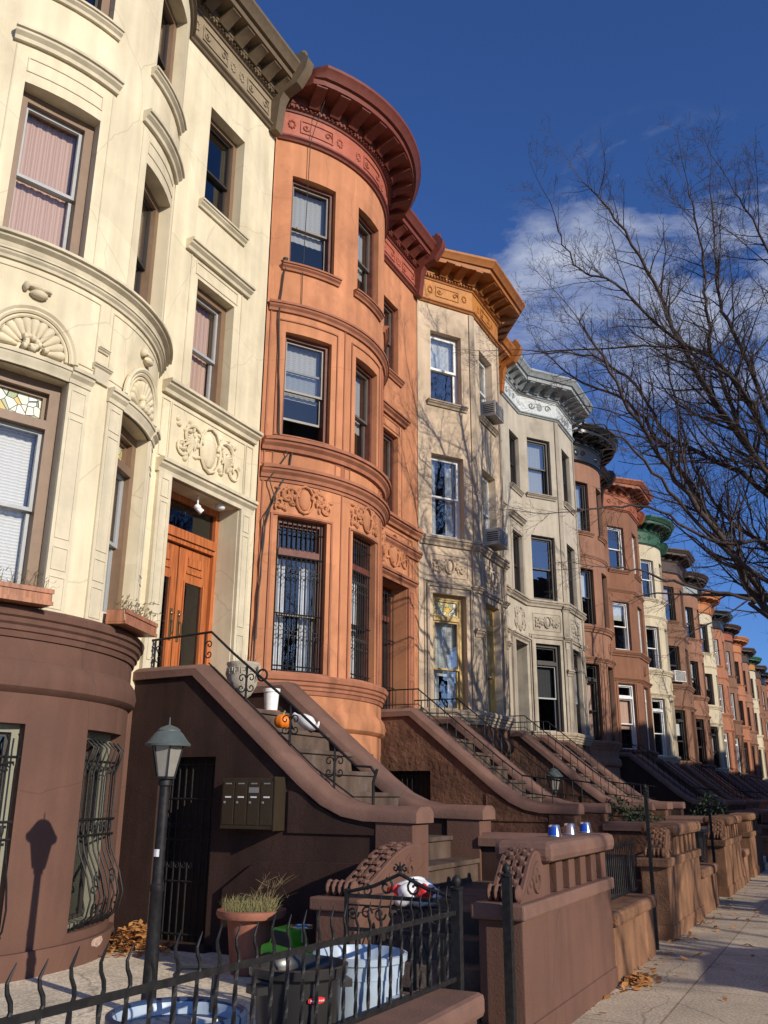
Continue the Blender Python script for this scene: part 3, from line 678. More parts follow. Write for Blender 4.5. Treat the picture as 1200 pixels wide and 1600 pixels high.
    for k in cfg.get('belts', []):      # (z, h, d)
        sweep(t, bay, 0, bay.L, mould(*k), .0, Wd)
        if len(k) == 3 and cfg.get('beltflat', True): sweep(t, flat, 0, flat.L, mould(k[0] - .005, k[1], k[2] * .9))
    for (p, a, b, z0, z1, key, si) in wins:
        if key == 'w3' or cfg.get('allsills'): sill(t, p, a, b, z0 + .005, .12, .10, .1 if p is bay else .12)
    if cfg.get('flat_hood', True):
        a, b = fl(*cfg['fw']); z1 = cfg['fz'][0][1]
        sweep(t, flat, max(0, a - .3), min(flat.L, b + .3), mould(z1 + .44, .15, .14)); 
        panel(t, flat, a - .06, b + .06, z1 + .05, z1 + .24, 0, .02, .012)
        strip(t, flat, a - .17, a - .15, 6.5, z1 + .28, -.01, .01); strip(t, flat, b + .15, b + .17, 6.5, z1 + .28, -.01, .01)
    # door surround
    e0, e1 = max(.02, da - .28), min(flat.L - .04, db + .28)
    sweep(t, flat, e0, e1, mould(6.5, .16, .16)); sweep(t, flat, e0, e1, mould(5.47, .17, .14))
    for (a, b) in ((e0 + .03, da - .01), (db + .01, e1 - .03)):
        if b - a > .08:
            strip(t, flat, a, b, DOORZ, 5.31, -.01, .05)
            if lod == 0:
                panel(t, flat, a + .05, b - .05, 3.7, 4.95, .05, .014, .01); panel(t, flat, a + .05, b - .05, 5.0, 5.24, .05, .014, .01); panel(t, flat, a + .05, b - .05, 3.05, 3.6, .05, .014, .01)
    if lod == 0:
        panel(t, flat, e0 + .2, e1 - .2, 5.52, 6.28, 0, .02, .014); panel(t, flat, e0 + .02, e0 + .18, 5.52, 6.28, 0, .014, .012); panel(t, flat, e1 - .18, e1 - .02, 5.52, 6.28, 0, .014, .012)
    cfg.get('trimfn', lambda *a: None)(t, bay, flat, slots, cfg)
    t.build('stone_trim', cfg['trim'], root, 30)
    if lod < 2:
        F = flat.F((da + db) / 2, 5.9, 0); o = MB(); relief(o, F, min(1.4, e1 - e0 - .45), .70, random.Random(5)); o.build('carved_panel', cfg['wall'], root, 50)
    # bay ornaments
    for fn in cfg.get('orn', []): fn(root, bay, flat, slots, cfg)
    # door
    F, wdt = wframe(flat, da, db, .36); hw = wdt / 2
    if cfg.get('doorstyle') == 'oak':
        d = MB(); d.fbox(F, -hw, -hw + .07, -.06, .05, DOORZ, 5.3); d.fbox(F, hw - .07, hw, -.06, .05, DOORZ, 5.3); d.fbox(F, -hw + .07, hw - .07, -.06, .05, 5.22, 5.3)
        d.fbox(F, -hw + .07, hw - .07, -.06, .09, 4.72, 4.84); d.fbox(F, -hw + .07, hw - .07, -.06, .06, 4.66, 4.72)
        dr = d.build('door_frame', 'wood', root)
        g = MB(); g.quad(F(-hw + .07, 0, 4.84), F(hw - .07, 0, 4.84), F(hw - .07, 0, 5.22), F(-hw + .07, 0, 5.22)); g.build('transom_pane', 'glass_dark', dr)
        for sg in (-1, 1):
            lo, hi = sorted((sg * .012, sg * (hw - .075))); l = MB(); m0, m1 = lo + .13, hi - .13
            l.fbox(F, lo, m0, -.05, .0, DOORZ + .02, 4.65); l.fbox(F, m1, hi, -.05, .0, DOORZ + .02, 4.65); l.fbox(F, m0, m1, -.05, .0, DOORZ + .02, 2.98); l.fbox(F, m0, m1, -.05, .0, 4.2, 4.65)
            l.fbox(F, m0 + .02, m1 - .02, 0, .02, 2.66, 2.88); l.fbox(F, m0 + .02, m1 - .02, .0, .02, 4.32, 4.36); l.fbox(F, m0 + .04, m1 - .04, .0, .02, 4.42, 4.54)
            panel_ = [(m0 - .02, m0, 2.96, 4.22), (m1, m1 + .02, 2.96, 4.22)]
            for (x0, x1, y0, y1) in panel_: l.fbox(F, x0, x1, 0, .018, y0, y1)
            dl = l.build('door_leaf', 'wood', root, bevel=.004)
            g = MB(); g.quad(F(m0, -.02, 2.98), F(m1, -.02, 2.98), F(m1, -.02, 4.2), F(m0, -.02, 4.2)); g.build('door_pane', 'glass_dark', dl)
            hd = MB(); xx = sg * .075; hd.fbox(F, xx - .022, xx + .022, 0, .012, 3.42, 3.82); hd.tube([F(xx, .012, 3.48), F(xx, .055, 3.52), F(xx, .055, 3.64), F(xx, .012, 3.68)], .012, 6); hd.ell(F, (xx, .02, 3.76), (.022, .014, .022)); hd.build('handle', 'brass', dl, 40)
        li = MB(); li.tube([F(.0, .24, 5.29), F(.0, .24, 5.18)], .012, 6); li.ell(F, (0, .24, 5.14), (.05, .05, .04), 10, 6); li.tube([F(.0, .24, 5.13), F(.05, .28, 5.08)], [.035, .042], 8); li.build('porch_light', 'white', root, 40)
        li = MB(); li.ell(F, (.45, .26, 5.27), (.07, .07, .05), 10, 6); li.build('smoke_detector', 'white', root, 40)
    else:
        d = MB(); d.fbox(F, -hw, -hw + .08, -.08, .04, DOORZ, 5.3); d.fbox(F, hw - .08, hw, -.08, .04, DOORZ, 5.3); d.fbox(F, -hw + .08, hw - .08, -.08, .04, 5.2, 5.3); d.fbox(F, -hw + .08, hw - .08, -.08, .05, 4.66, 4.76)
        dr = d.build('door_frame', cfg.get('doorframe', 'frame_dark'), root)
        l = MB(); l.fbox(F, -hw + .08, hw - .08, -.06, -.02, DOORZ, 4.66); l.fbox(F, -hw + .2, -.03, -.02, .0, 2.66, 3.3); l.fbox(F, .03, hw - .2, -.02, .0, 2.66, 3.3)
        dl = l.build('door_leaf', cfg.get('doormat', 'darkdoor'), root)
        g = MB()
        for sg in (-1, 1): g.quad(F(sg * .05, -.015, 3.4), F(sg * (hw - .18), -.015, 3.4), F(sg * (hw - .18), -.015, 4.55), F(sg * .05, -.015, 4.55))
        g.quad(F(-hw + .08, -.015, 4.76), F(hw - .08, -.015, 4.76), F(hw - .08, -.015, 5.2), F(-hw + .08, -.015, 5.2)); g.build('door_pane', 'glass_dark', dl)
        if lod == 0:
            g = MB(); n = 9
            for i in range(n):
                a = -hw + .08 + (wdt - .16) * i / (n - 1); g.tube([F(a, .12, DOORZ + .03), F(a, .12, 5.2)], .010, 5)
            for zz in (2.6, 3.45, 4.3, 5.15): g.tube([F(-hw + .03, .12, zz), F(hw - .03, .12, zz)], .013, 5)
            g.build('security_gate', 'iron', root)
            hd = MB(); hd.ell(F, (-.1, .03, 3.85), (.03, .03, .03)); hd.build('handle', 'brass', dl, 40)
    segs = [(bay, True), (flat, False)]
    cornice(root, segs, cfg['cm'], cfg['fm'], lod=lod, Wd=Wd)
    return root, bay, flat, slots

def orn_shells(root, bay, flat, slots, cfg):
    for (a, b) in slots:
        o = MB(); shell(o, bay.F((a + b) / 2, 5.60, .01), .44)
        F = bay.F((a + b) / 2, 6.22, 0); o.ell(F, (0, .03, .03), (.13, .05, .03), 10, 5); o.ell(F, (0, .03, -.03), (.09, .06, .045), 10, 5); o.ell(F, (-.13, .03, .02), (.03, .05, .05), 8, 5)
        o.build('shell_carving', 'cream', root, 50)
def orn_cartouche(root, bay, flat, slots, cfg):
    for (a, b) in slots:
        o = MB(); relief(o, bay.F((a + b) / 2, 5.66, .0), b - a + .15, .46, random.Random(9)); o.build('carved_panel', cfg['wall'], root, 50)
def orn_framed(root, bay, flat, slots, cfg):
    for (a, b) in slots:
        o = MB(); F = bay.F((a + b) / 2, 5.95, .0); relief(o, F, min(.85, b - a), .34, random.Random(9)); panel(o, bay, (a + b) / 2 - .45, (a + b) / 2 + .45, 5.72, 6.18, 0, .02, .015); o.build('carved_panel', cfg['wall'], root, 50)
def trim_cream(t, bay, flat, slots, cfg):
    for (a, b) in slots:
        sweep(t, bay, a - .16, b + .16, mould(9.13, .15, .12)); panel(t, bay, a + .0, b - .0, 8.66, 8.84, 0, .015, .01)
        strip(t, bay, a - .13, a - .115, 6.72, 8.95, -.01, .008); strip(t, bay, b + .115, b + .13, 6.72, 8.95, -.01, .008)
        # pilasters beside the parlour windows
        for (x0, x1) in ((a - .24, a - .0), (b + .0, b + .24)):
            strip(t, bay, x0, x1, 3.17, 5.42, -.01, .022)
            panel(t, bay, x0 + .035, x1 - .035, 5.12, 5.36, .022, .01, .008); panel(t, bay, x0 + .035, x1 - .035, 3.86, 5.06, .022, .01, .008); panel(t, bay, x0 + .035, x1 - .035, 3.56, 3.78, .022, .01, .008); panel(t, bay, x0 + .035, x1 - .035, 3.2, 3.5, .022, .01, .008)
            sweep(t, bay, x0 - .01, x1 + .01, mould(5.57, .15, .10))
        panel(t, bay, a - .28, b + .28, 5.66, 6.42, 0, .012, .01)
        sweep(t, bay, a, b, mould(5.56, .14, .07))
    mid = bay.L / 2
    sweep(t, bay, mid - .12, mid + .12, mould(5.75, .06, .06)); sweep(t, bay, mid - .07, mid + .07, mould(5.95, .05, .05)); strip(t, bay, mid - .10, mid + .10, 5.56, 5.7, -.01, .03)
def trim_orange(t, bay, flat, slots, cfg):
    sweep(t, bay, 0, bay.L, mould(8.77, .15, .10)); strip(t, bay, 0, bay.L, 5.88, 5.94, -.01, .02)
    for (a, b) in slots:
        panel(t, bay, a - .12, b + .12, 6.6, 8.5, 0, .02, .02)
        panel(t, bay, a - .1, b + .1, 3.16, 5.42, 0, .03, .02)
        for x in (a - .3, b + .12): panel(t, bay, x, x + .2, 6.14, 6.34, 0, .015, .012)
    for i in range(len(slots) - 1):
        mid = (slots[i][1] + slots[i + 1][0]) / 2; strip(t, bay, mid - .012, mid + .012, 3.17, 8.62, -.01, .016)
    strip(t, bay, .03, .05, 3.17, 8.62, -.01, .016)
def trim_tan(t, bay, flat, slots, cfg):
    for i in range(1, len(bay.s) - 1):
        x = bay.s[i]; sweep(t, bay, x - .085, x + .085, [(-.01, 6.54), (.028, 6.54), (.028, 11.74), (-.01, 11.74)])
        for z0, z1, d in ((3.17, 5.3, .02), (5.6, 6.35, .035)): sweep(t, bay, x - .14, x + .14, [(-.01, z0), (d, z0), (d, z1), (-.01, z1)])
        sweep(t, bay, x - .16, x + .16, mould(6.42, .14, .12)); sweep(t, bay, x - .16, x + .16, mould(5.6, .12, .10)); sweep(t, bay, x - .11, x + .11, mould(4.75, .16, .12))
    for (a, b) in slots:
        panel(t, bay, a - .14, b + .14, 3.05, 5.56, 0, .05, .035); panel(t, bay, a - .20, b + .20, 3.02, 5.62, 0, .03, .02)
def trim_far(t, bay, flat, slots, cfg):
    for (a, b) in slots:
        panel(t, bay, a - .1, b + .1, 3.1, 5.45, 0, .05, .02)
    sweep(t, bay, 0, bay.L, mould(8.75, .1, .06))
    n = len(slots) // 2; a, b = slots[n]; mid = (a + b) / 2
    F = bay.F(mid, 5.95, .01); t.tube([F(.17 * math.cos(R(k * 30)), 0, .17 * math.sin(R(k * 30))) for k in range(13)], .025, 5)
    for k in range(6): t.ell(F, (.08 * math.cos(R(k * 60)), 0, .08 * math.sin(R(k * 60))), (.035, .03, .035), 5, 4)

STD_BZ = [(3.12, 5.38), (6.55, 8.30), (9.47, 11.12)]
BZ_CREAM = [(3.30, 5.42), (6.70, 8.53), (9.80, 11.42)]
cream = dict(L=4.45, W=5.45, lod=0, bay='round', arc=(1.65, 1.6, .69), slots=[(-20.5, 10.8), (20.5, 10.8)], wall='cream', trim='cream_trim', base='brown', basetrim='brown',
    bz=BZ_CREAM, fz=[(6.5, 8.22), (9.4, 11.05)], fw=(3.85, 4.68), door=(3.62, 5.05), doorstyle='oak', belts=[(6.72, .13, .15), (6.58, .10, .07)], beltflat=False, cm='cornice_taupe', fm='cornice_taupe_light', depth=.24,
    wst={'all': dict(frame='frame_brown', sash='sash_grey', fw=.10, fb=.10, blind=('blind_pink', .97), glass='glass'),
         ('w3', 9): dict(frame='frame_brown', sash='sash_dark', fw=.08, glass='glass'), ('w2', 1): dict(frame='frame_brown', sash='sash_dark', fw=.10, fb=.1, glass='glass', blind=('blind_grey', .8)),
         ('w1', 0): dict(frame='frame_brown', sash='sash_grey', fw=.11, fb=.1, glass='glass', blind=('blind_white', 1.0), transom=.40, tglass='stained'),
         ('w1', 1): dict(frame='frame_brown', sash='sash_grey', fw=.11, fb=.1, glass='glass', curtain=True, transom=.40, tglass='stained'),
         ('w3', 0): dict(frame='frame_brown', sash='sash_dark', fw=.10, fb=.1, glass='glass'), ('w3', 1): dict(frame='frame_brown', sash='sash_dark', fw=.10, fb=.1, glass='glass')},
    trimfn=trim_cream, orn=[orn_shells], label='cream stuccoed house with round bay, shell carvings and varnished double door')
cream_root, cbay, _f, cslots = house(cream)
pt_ = MB(); F = cbay.F(sum(cslots[1]) / 2 + .05, .30, .064); rg_ = random.Random(4); ring = []
for k in range(14): a = 2 * math.pi * k / 14; q = rg_.uniform(.65, 1.1); ring.append(F(.15 * q * math.cos(a), 0, .055 * q * math.sin(a)))
pt_.add(ring, [tuple(range(14))]); M['bare_patch'] = stone('bare_chipped_stone', (.50, .36, .29), .9, .5, 14, .5, .1); pt_.build('chipped_patch', 'bare_patch', cream_root, merge=False)
orange = dict(L=9.93, W=5.48, lod=0, bay='round', arc=(1.80, 1.75, .80), slots=[(-32.5, 9.8), (0, 9.3), (32.5, 9.8)], wall='orange', trim='orange_trim', base='orange', basetrim='orange_trim',
    bz=STD_BZ, fz=[(6.55, 8.2), (9.42, 11.0)], fw=(3.75, 4.58), door=(3.8, 4.95), belts=[(6.54, .19, .15), (6.11, .18, .13)], cm='cornice_red', fm='cornice_red_light', doorframe='frame_red', depth=.185,
    wst={'all': dict(frame='frame_red', sash='sash_brown', fw=.06, glass='glass', blind=('blind_grey', .62)),
         ('w2', 0): dict(frame='frame_red', sash='sash_brown', fw=.06, glass='glass', blind=('blind_grey', .55), open=.35),
         ('w1', 0): dict(frame='frame_red', sash='sash_brown', fw=.07, glass='glass', curtain=True, transom=.45, tglass='glass_dark', grille='bars'),
         ('w1', 1): dict(frame='frame_red', sash='sash_dark', fw=.07, glass='glass', curtain=True, transom=.45, tglass='glass_dark', grille='bars'),
         ('w1', 2): dict(frame='frame_red', sash='sash_dark', fw=.07, glass='glass', curtain=True, transom=.45, tglass='glass_dark', grille='bars')},
    trimfn=trim_orange, orn=[orn_cartouche], label='orange stuccoed house with round bay and dark red bracketed cornice')
house(orange)
ANG = (.06, 1.18, 2.85, 3.9, .78)
tan = dict(L=15.43, W=5.2, lod=0, bay='ang', ang=ANG, slots=[.78, .84, .78], wall='tan', trim='tan_trim', base='rough_brown', basetrim='tan_trim',
    bz=STD_BZ, fz=[(6.55, 8.2), (9.42, 11.0)], fw=(4.05, 4.85), door=(4.0, 4.95), belts=[(6.52, .18, .12)], cm='cornice_ochre_dark', fm='cornice_ochre', depth=.19,
    wst={'all': dict(frame='frame_white', sash='frame_white', fw=.05, fb=.02, sw=.05, glass='glass_mirror', blind=('blind_white', .45)),
         ('w2', 0): dict(frame='frame_white', sash='frame_white', fw=.05, fb=.02, glass='glass_mirror', curtain=True),
         'w1': dict(frame='frame_gold', sash='frame_gold', fw=.09, fb=.05, glass='glass_mirror', transom=.42, tglass='stained', split=.45, blind=('blind_white', .62), curtain=True)},  # white blinds and curtains added for brightness in place of sky reflections
    trimfn=trim_tan, orn=[orn_framed], label='tan limestone house with angular bay and ochre yellow cornice')
house(tan)
grey = dict(tan, L=20.63, W=5.45, mirror=True, lod=1, wall='grey', trim='grey_trim', cm='cornice_white', fm='cornice_white_light', fw=(3.95, 4.75), door=(3.95, 4.95),
    wst={'all': dict(frame='sash_dark', sash='sash_dark', fw=.07, glass='glass_mirror'), 'w1': dict(frame='sash_dark', sash='sash_grey', fw=.08, glass='glass_dark', transom=.45)},
    label='grey limestone house with angular bay and white cornice')
house(grey)
RB = dict(bay='round', arc=(1.75, 1.7, .85), slots=[(-33, 10), (0, 9.5), (33, 10)]); AB = dict(bay='ang', ang=ANG, slots=[.78, .84, .78])
far = [('round', 'pinkbrown', 'cornice_black', 'cornice_black', 'rose brown house with round bay under a glossy black cornice'),
       ('ang', 'redbrown', 'cornice_brick', 'cornice_brick', 'red brown house with angular bay and brick red overhanging cornice'),
       ('round', 'palecream', 'cornice_green', 'cornice_green', 'pale cream house with round bay and green cornice'),
       ('ang', 'midbrown', 'cornice_darkbrown', 'cornice_darkbrown', 'brown house with angular bay just past the green corniced one'),
       ('round', 'pinkbrown', 'cornice_darkbrown', 'cornice_white', 'rose brown round bay house with pale grey frieze'),
       ('round', 'palecream', 'cornice_orange', 'cornice_orange', 'pale cream round bay house with orange cornice'),
       ('ang', 'salmon', 'cornice_black', 'cornice_black', 'salmon angular bay house with black cornice'),
       ('round', 'midbrown', 'cornice_darkbrown', 'cornice_brick', 'dark brown round bay house between two salmon ones'),
       ('round', 'salmon', 'cornice_orange', 'cornice_orange', 'salmon round bay house with orange cornice'),
       ('ang', 'pinkbrown', 'cornice_darkbrown', 'cornice_darkbrown', 'rose brown angular bay house before the farthest cream one'),
       ('round', 'palecream', 'cornice_green', 'cornice_ochre', 'farthest cream round bay house with yellow frieze'),
       ('ang', 'redbrown', 'cornice_darkbrown', 'cornice_darkbrown', 'far red brown angular bay house beyond the last cream one'),
       ('round', 'midbrown', 'cornice_black', 'cornice_black', 'far brown round bay house with black cornice'),
       ('ang', 'salmon', 'cornice_brick', 'cornice_brick', 'far salmon angular bay house with red cornice'),
       ('round', 'redbrown', 'cornice_darkbrown', 'cornice_darkbrown', 'last red brown house at the end of the row')]
LOTS = []
for i, (bt, wl, cm_, fm_, lab) in enumerate(far):
    base = RB if bt == 'round' else AB
    y0 = 26.08 + 5.45 * i; LOTS.append(y0)
    fr_ = ['sash_dark', 'frame_white', 'frame_white', 'sash_dark', 'sash_dark'][i % 5]
    house(dict(base, L=y0, W=5.45, lod=1 if i < 3 else 2, wall=wl, trim=wl, base='redbrown' if wl in ('palecream',) else wl, bz=STD_BZ, fz=[(6.55, 8.2), (9.42, 11.0)], fw=(3.95, 4.75), door=(3.95, 4.95),
        belts=[(6.52, .18, .12), (5.58, .12, .10)], cm=cm_, fm=fm_, depth=.2, trimfn=trim_far, allsills=True,
        wst={'all': dict(frame=fr_, sash=fr_, fw=.06, glass='glass_mirror'), 'w1': dict(frame=fr_, sash=fr_, fw=.07, glass='glass', transom=.42)}, label=lab))

# ------------------------------------------------------------------ ground, sidewalk, road
g = MB(); g.quad((-400, -400, -.2), (600, -400, -.2), (600, 900, -.2), (-400, 900, -.2)); struct(g.build('ground', 'earth'))
g = MB(); g.box(-2.28, 1.9, -40, 130, -.19, 0); struct(g.build('sidewalk', 'sidewalk'))
g = MB(); g.box(1.9, 2.1, -40, 130, -.19, .004); struct(g.build('kerb', 'kerb'))
g = MB(); g.box(2.1, 10.5, -40, 130, -.19, -.13); struct(g.build('road', 'asphalt'))
g = MB(); g.box(10.5, 15, -40, 130, -.19, 0); struct(g.build('far_sidewalk', 'sidewalk'))
g = MB(); g.box(-17, -2.28, -8, 120, -.19, YARD - .004); struct(g.build('areaway_pavement', 'yard'))

# ------------------------------------------------------------------ stoops with L landings
CHK = [(-7.0, 2.93), (-6.12, 2.93), (-4.72, 1.79), (-4.48, 1.62), (-4.28, 1.535), (-4.08, 1.50), (-3.60, 1.49)]
def coping(mb, line, y0, y1, th=.13, ov=.045, endov=.06):
    """rounded stone coping following a line in X-Z between y0 and y1"""
    prof = [(y0 - ov, -th), (y0 - ov, -th * .35), (y0 - ov * .2, -.015), (y0 + .05, .012), (y1 - .05, .012), (y1 + ov * .2, -.015), (y1 + ov, -th * .35), (y1 + ov, -th)]
    pts = [Vector(p) for p in line]; pts[-1] = pts[-1] + Vector((endov, 0)); n = len(prof); vs = []
    for i, p in enumerate(pts):
        for y, dz in prof:
            t = (pts[min(i + 1, len(pts) - 1)] - pts[max(i - 1, 0)]).normalized(); nn = Vector((-t.y, t.x)) if t.x > 0 else Vector((t.y, -t.x))
            q = p + nn * dz; vs.append((q.x, y, q.y))
    fs = [(i * n + j, i * n + (j + 1) % n, (i + 1) * n + (j + 1) % n, (i + 1) * n + j) for i in range(len(pts) - 1) for j in range(n)]
    fs += [tuple(range(n)), tuple((len(pts) - 1) * n + j for j in range(n - 1, -1, -1))]; mb.add(vs, fs)
def scroll_block(mb, x0, x1, prof):
    mb.prism(prof, x0, x1, 'x')
def scroll_carving(x0, x1, ya, yb, za, zb, sgn=1):
    """console scroll that rises from ya,za to yb,zb with rolled volutes and leaf ribs on top"""
    mb = MB(); n = 14; prof = []
    for i in range(n + 1):
        t = i / n; y = ya + (yb - ya) * t; z = za + (zb - za) * (1 - math.cos(math.pi * min(1, t * 1.15))) / 2 + .05 * math.sin(math.pi * t)
        prof.append((y, z))
    mb.prism([(yb, za - .002), (ya, za - .002)] + prof, x0, x1, 'x')
    k = 5
    for i in range(k):       # gadrooned ribs across the top
        x = x0 + (x1 - x0) * (i + .5) / k
        mb.tube([(x, y, z - .004) for y, z in prof[1:-1]], (x1 - x0) / k * (.40 if i % 2 else .48), 6)
    for j in range(2, n - 1):
        y, z = prof[j]
        for sx in (-1, 1): mb.ell(IDF, ((x0 + x1) / 2 + sx * (x1 - x0) * (.10 + .16 * (j % 2)), y, z + .012), ((x1 - x0) * .16, abs(yb - ya) * .045, .026), 6, 4)
    for i in range(k):
        x = x0 + (x1 - x0) * (i + .5) / k; mb.ell(IDF, (x, ya + .03, za + .06), ((x1 - x0) / k * .55, .06, .06), 8, 5)
    for xs in (x0, x1):
        F = lambda a, b, c, xs=xs: (xs + b, a, c)
        mb.tube(spiral(F, yb - (yb - ya) * .28, za + (zb - za) * .45, (zb - za) * .42, 1.4, 1.2, 1, 0, 18), .02, 5)
        for q in range(5): mb.ell(IDF, (xs, ya + (yb - ya) * (.35 + .1 * q), za + (zb - za) * (.25 + .13 * q)), (.015, .035, .03), 6, 4)
    return mb
def line_z(k, x):
    for (x0, z0), (x1, z1) in zip(k, k[1:]):
        if x0 <= x <= x1: return z0 + (z1 - z0) * (x - x0) / (x1 - x0)
    return k[-1][1]
def bar_rail(putf, y, pre):
    kn = [(-6.98, 3.25), (-6.10, 3.25), (-4.70, 2.12), (-4.4, 1.9), (-3.8, 1.82)]
    h = MB(); h.tube([(x, y, z) for x, z in kn], .012, 5); h.tube([(x, y, z - .24) for x, z in kn], .008, 5); hp = putf(h, 'handrail', 'iron')
    x = -6.95; q = MB()
    while x < -3.8:
        q.tube([(x, y, line_z(CHK, x) - .02), (x, y, line_z(kn, x))], .007, 4); x += .15
    putf(q, 'railing_bars', 'iron', hp)
def stoop(cfg):
    L0, Wd, mir, lod = cfg['L'], cfg.get('W', 5.45), cfg.get('mir', False), cfg.get('lod', 1)
    Y = (lambda y: L0 + Wd - y) if mir else (lambda y: L0 + y)
    def yr(a, b): return tuple(sorted((Y(a), Y(b))))
    bm, cm_, sm_ = cfg['body'], cfg['cop'], cfg['step']
    root = thing('stoop', cfg['label'], 'stoop', (0, 0, 0), 'stoops in front of the row houses')
    root.location = (XF, Y(4.3), 0)
    off = Vector((-XF, -Y(4.3), 0))
    def put(mb, name, mat, par=root, **k):
        if par is root: mb.v = [(x + off.x, y + off.y, z) for x, y, z in mb.v]
        else: mb.v = [(x + off.x, y + off.y, z) for x, y, z in mb.v]
        return mb.build(name, mat, par, **k)
    n0, n1 = 3.33, 3.63; f0, f1 = 5.02, 5.32
    for (c0, c1, door) in ((n0, n1, True), (f0, f1, False)):
        a, b = yr(c0, c1); w = MB()
        low = [(x, z - .10) for x, z in CHK]
        if door and lod < 2:
            w.prism([(-7.02, .05), (-6.56, .05), (-6.56, 2.83), (-7.02, 2.83)], a, b)
            w.prism([(-6.56, 1.97), (-5.83, 1.97), (-5.83, low[2][1] + (low[1][1] - low[2][1]) * (1.11 / 1.4)), (-6.12, 2.83), (-6.56, 2.83)], a, b)
            w.prism([(-5.83, .05), (-3.62, .05)] + [(-3.62, low[-1][1])] + low[-2:1:-1] + [(-5.83, low[2][1] + (low[1][1] - low[2][1]) * (1.11 / 1.4))], a, b)
        else: w.prism([(-7.02, .05), (-3.62, .05), (-3.62, low[-1][1])] + low[-2:0:-1] + [(-7.02, 2.83)], a, b)
        if door:
            o0, o1 = (a - .05, a + .02) if not mir else (b - .02, b + .05)
            w.prism([(-5.62, .05), (-3.60, .05), (-3.60, 1.0), (-4.4, 1.0), (-5.25, .98), (-5.62, .72)], o0, o1)
            w.prism([(-4.92, 1.25), (-3.98, 1.25), (-3.98, 1.30), (-4.32, 1.36), (-4.75, 1.60), (-4.92, 1.64)], o0 + .03, o1)
            w.box(-6.64, -5.75, o0 - .06, o1, .05, .21)
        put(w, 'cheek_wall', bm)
        c = MB(); coping(c, CHK, a, b); put(c, 'coping', cm_, smooth=50)
        nb = MB(); nb.box(-3.97, -3.585, a - .025, b + .025, .06, 1.37); put(nb, 'newel_pier', cfg.get('pier', bm), bevel=.01)
    if lod < 2:     # iron gate of the door under the stoop
        a, b = yr(n0, n1); yy = a + .10 if not mir else b - .10
        gt = MB()
        for i in range(9): gt.tube([(-6.53 + .085 * i, yy, .2), (-6.53 + .085 * i, yy, 1.95)], .009, 5)
        for z in (.26, .75, 1.15, 1.55, 1.9): gt.tube([(-6.56, yy, z), (-5.83, yy, z)], .012, 5)
        F = lambda p, q, c, yy=yy: (-6.2 + p, yy + q, c)
        for i in range(8):
            gt.tube(spiral(F, -.29 + .085 * i, 1.28, .04, 1.1, 0, 1, 0, 9), .006, 4); gt.tube(spiral(F, -.29 + .085 * i, .9, .04, 1.1, 2, -1, 0, 9), .006, 4)
        put(gt, 'areaway_gate', 'iron')
        bk = MB(); bk.box(-6.6, -5.8, (yy + .16 if not mir else yy - .19), (yy + .19 if not mir else yy - .16), .06, 2.0); put(bk, 'areaway_door', 'darkdoor')  # dark panel standing in for the unlit passage behind the gate
    # main flight
    a, b = yr(n1 - .01, f0 + .01); rise = (DOORZ - .76) / 8
    for i in range(8):
        x1 = -3.62 - .305 * i; z = .76 + rise * (i + 1); s_ = MB()
        x0 = x1 - .34 if i < 7 else -7.38
        s_.box(x0, x1, a, b, z - rise - (.35 if i else .3), z - .045); s_.box(x0, x1 + .03, a, b, z - .045, z)
        put(s_, 'step', sm_, bevel=.008 if lod < 2 else 0)
    # landing, return flight, parapet
    a, b = yr(2.45, 5.30); l = MB(); l.box(-3.66, -2.43, a, b, .05, .70); l.box(-3.66, -2.41, a, b, .70, .76); put(l, 'landing', sm_)
    for k in range(3):
        a, b = yr(2.45 - .25 * (k + 1) - .03, 2.45 - .25 * k); s_ = MB(); z = .76 - .15 * (k + 1); s_.box(-3.36, -2.43, a, b, .05, z); put(s_, 'step', sm_, bevel=.008 if lod < 2 else 0)
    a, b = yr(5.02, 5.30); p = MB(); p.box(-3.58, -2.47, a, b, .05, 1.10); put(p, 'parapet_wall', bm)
    c = MB(); coping(c, [(-3.60, 1.22), (-2.47, 1.22)], a, b, .12, .05); put(c, 'coping', cm_, smooth=50)
    # carved wing wall beside the return flight
    a, b = yr(1.86, 3.30); w = MB(); w.box(-3.72, -3.38, a, b, .05, .78); w.box(-3.76, -3.34, *yr(1.82, 3.29), .78, .87); ww = put(w, 'wing_wall', cfg.get('pier', bm), bevel=.012)
    ya, yb = (Y(1.92), Y(3.24)); s_ = scroll_carving(-3.68, -3.42, ya, yb, .872, 1.16); put(s_, 'scroll_carving', cfg.get('pier', bm), ww, smooth=40)
    if cfg.get('rails'):
        bar_rail(put, Y(3.48), 0); bar_rail(put, Y(5.17), 0)
    return root, put, Y
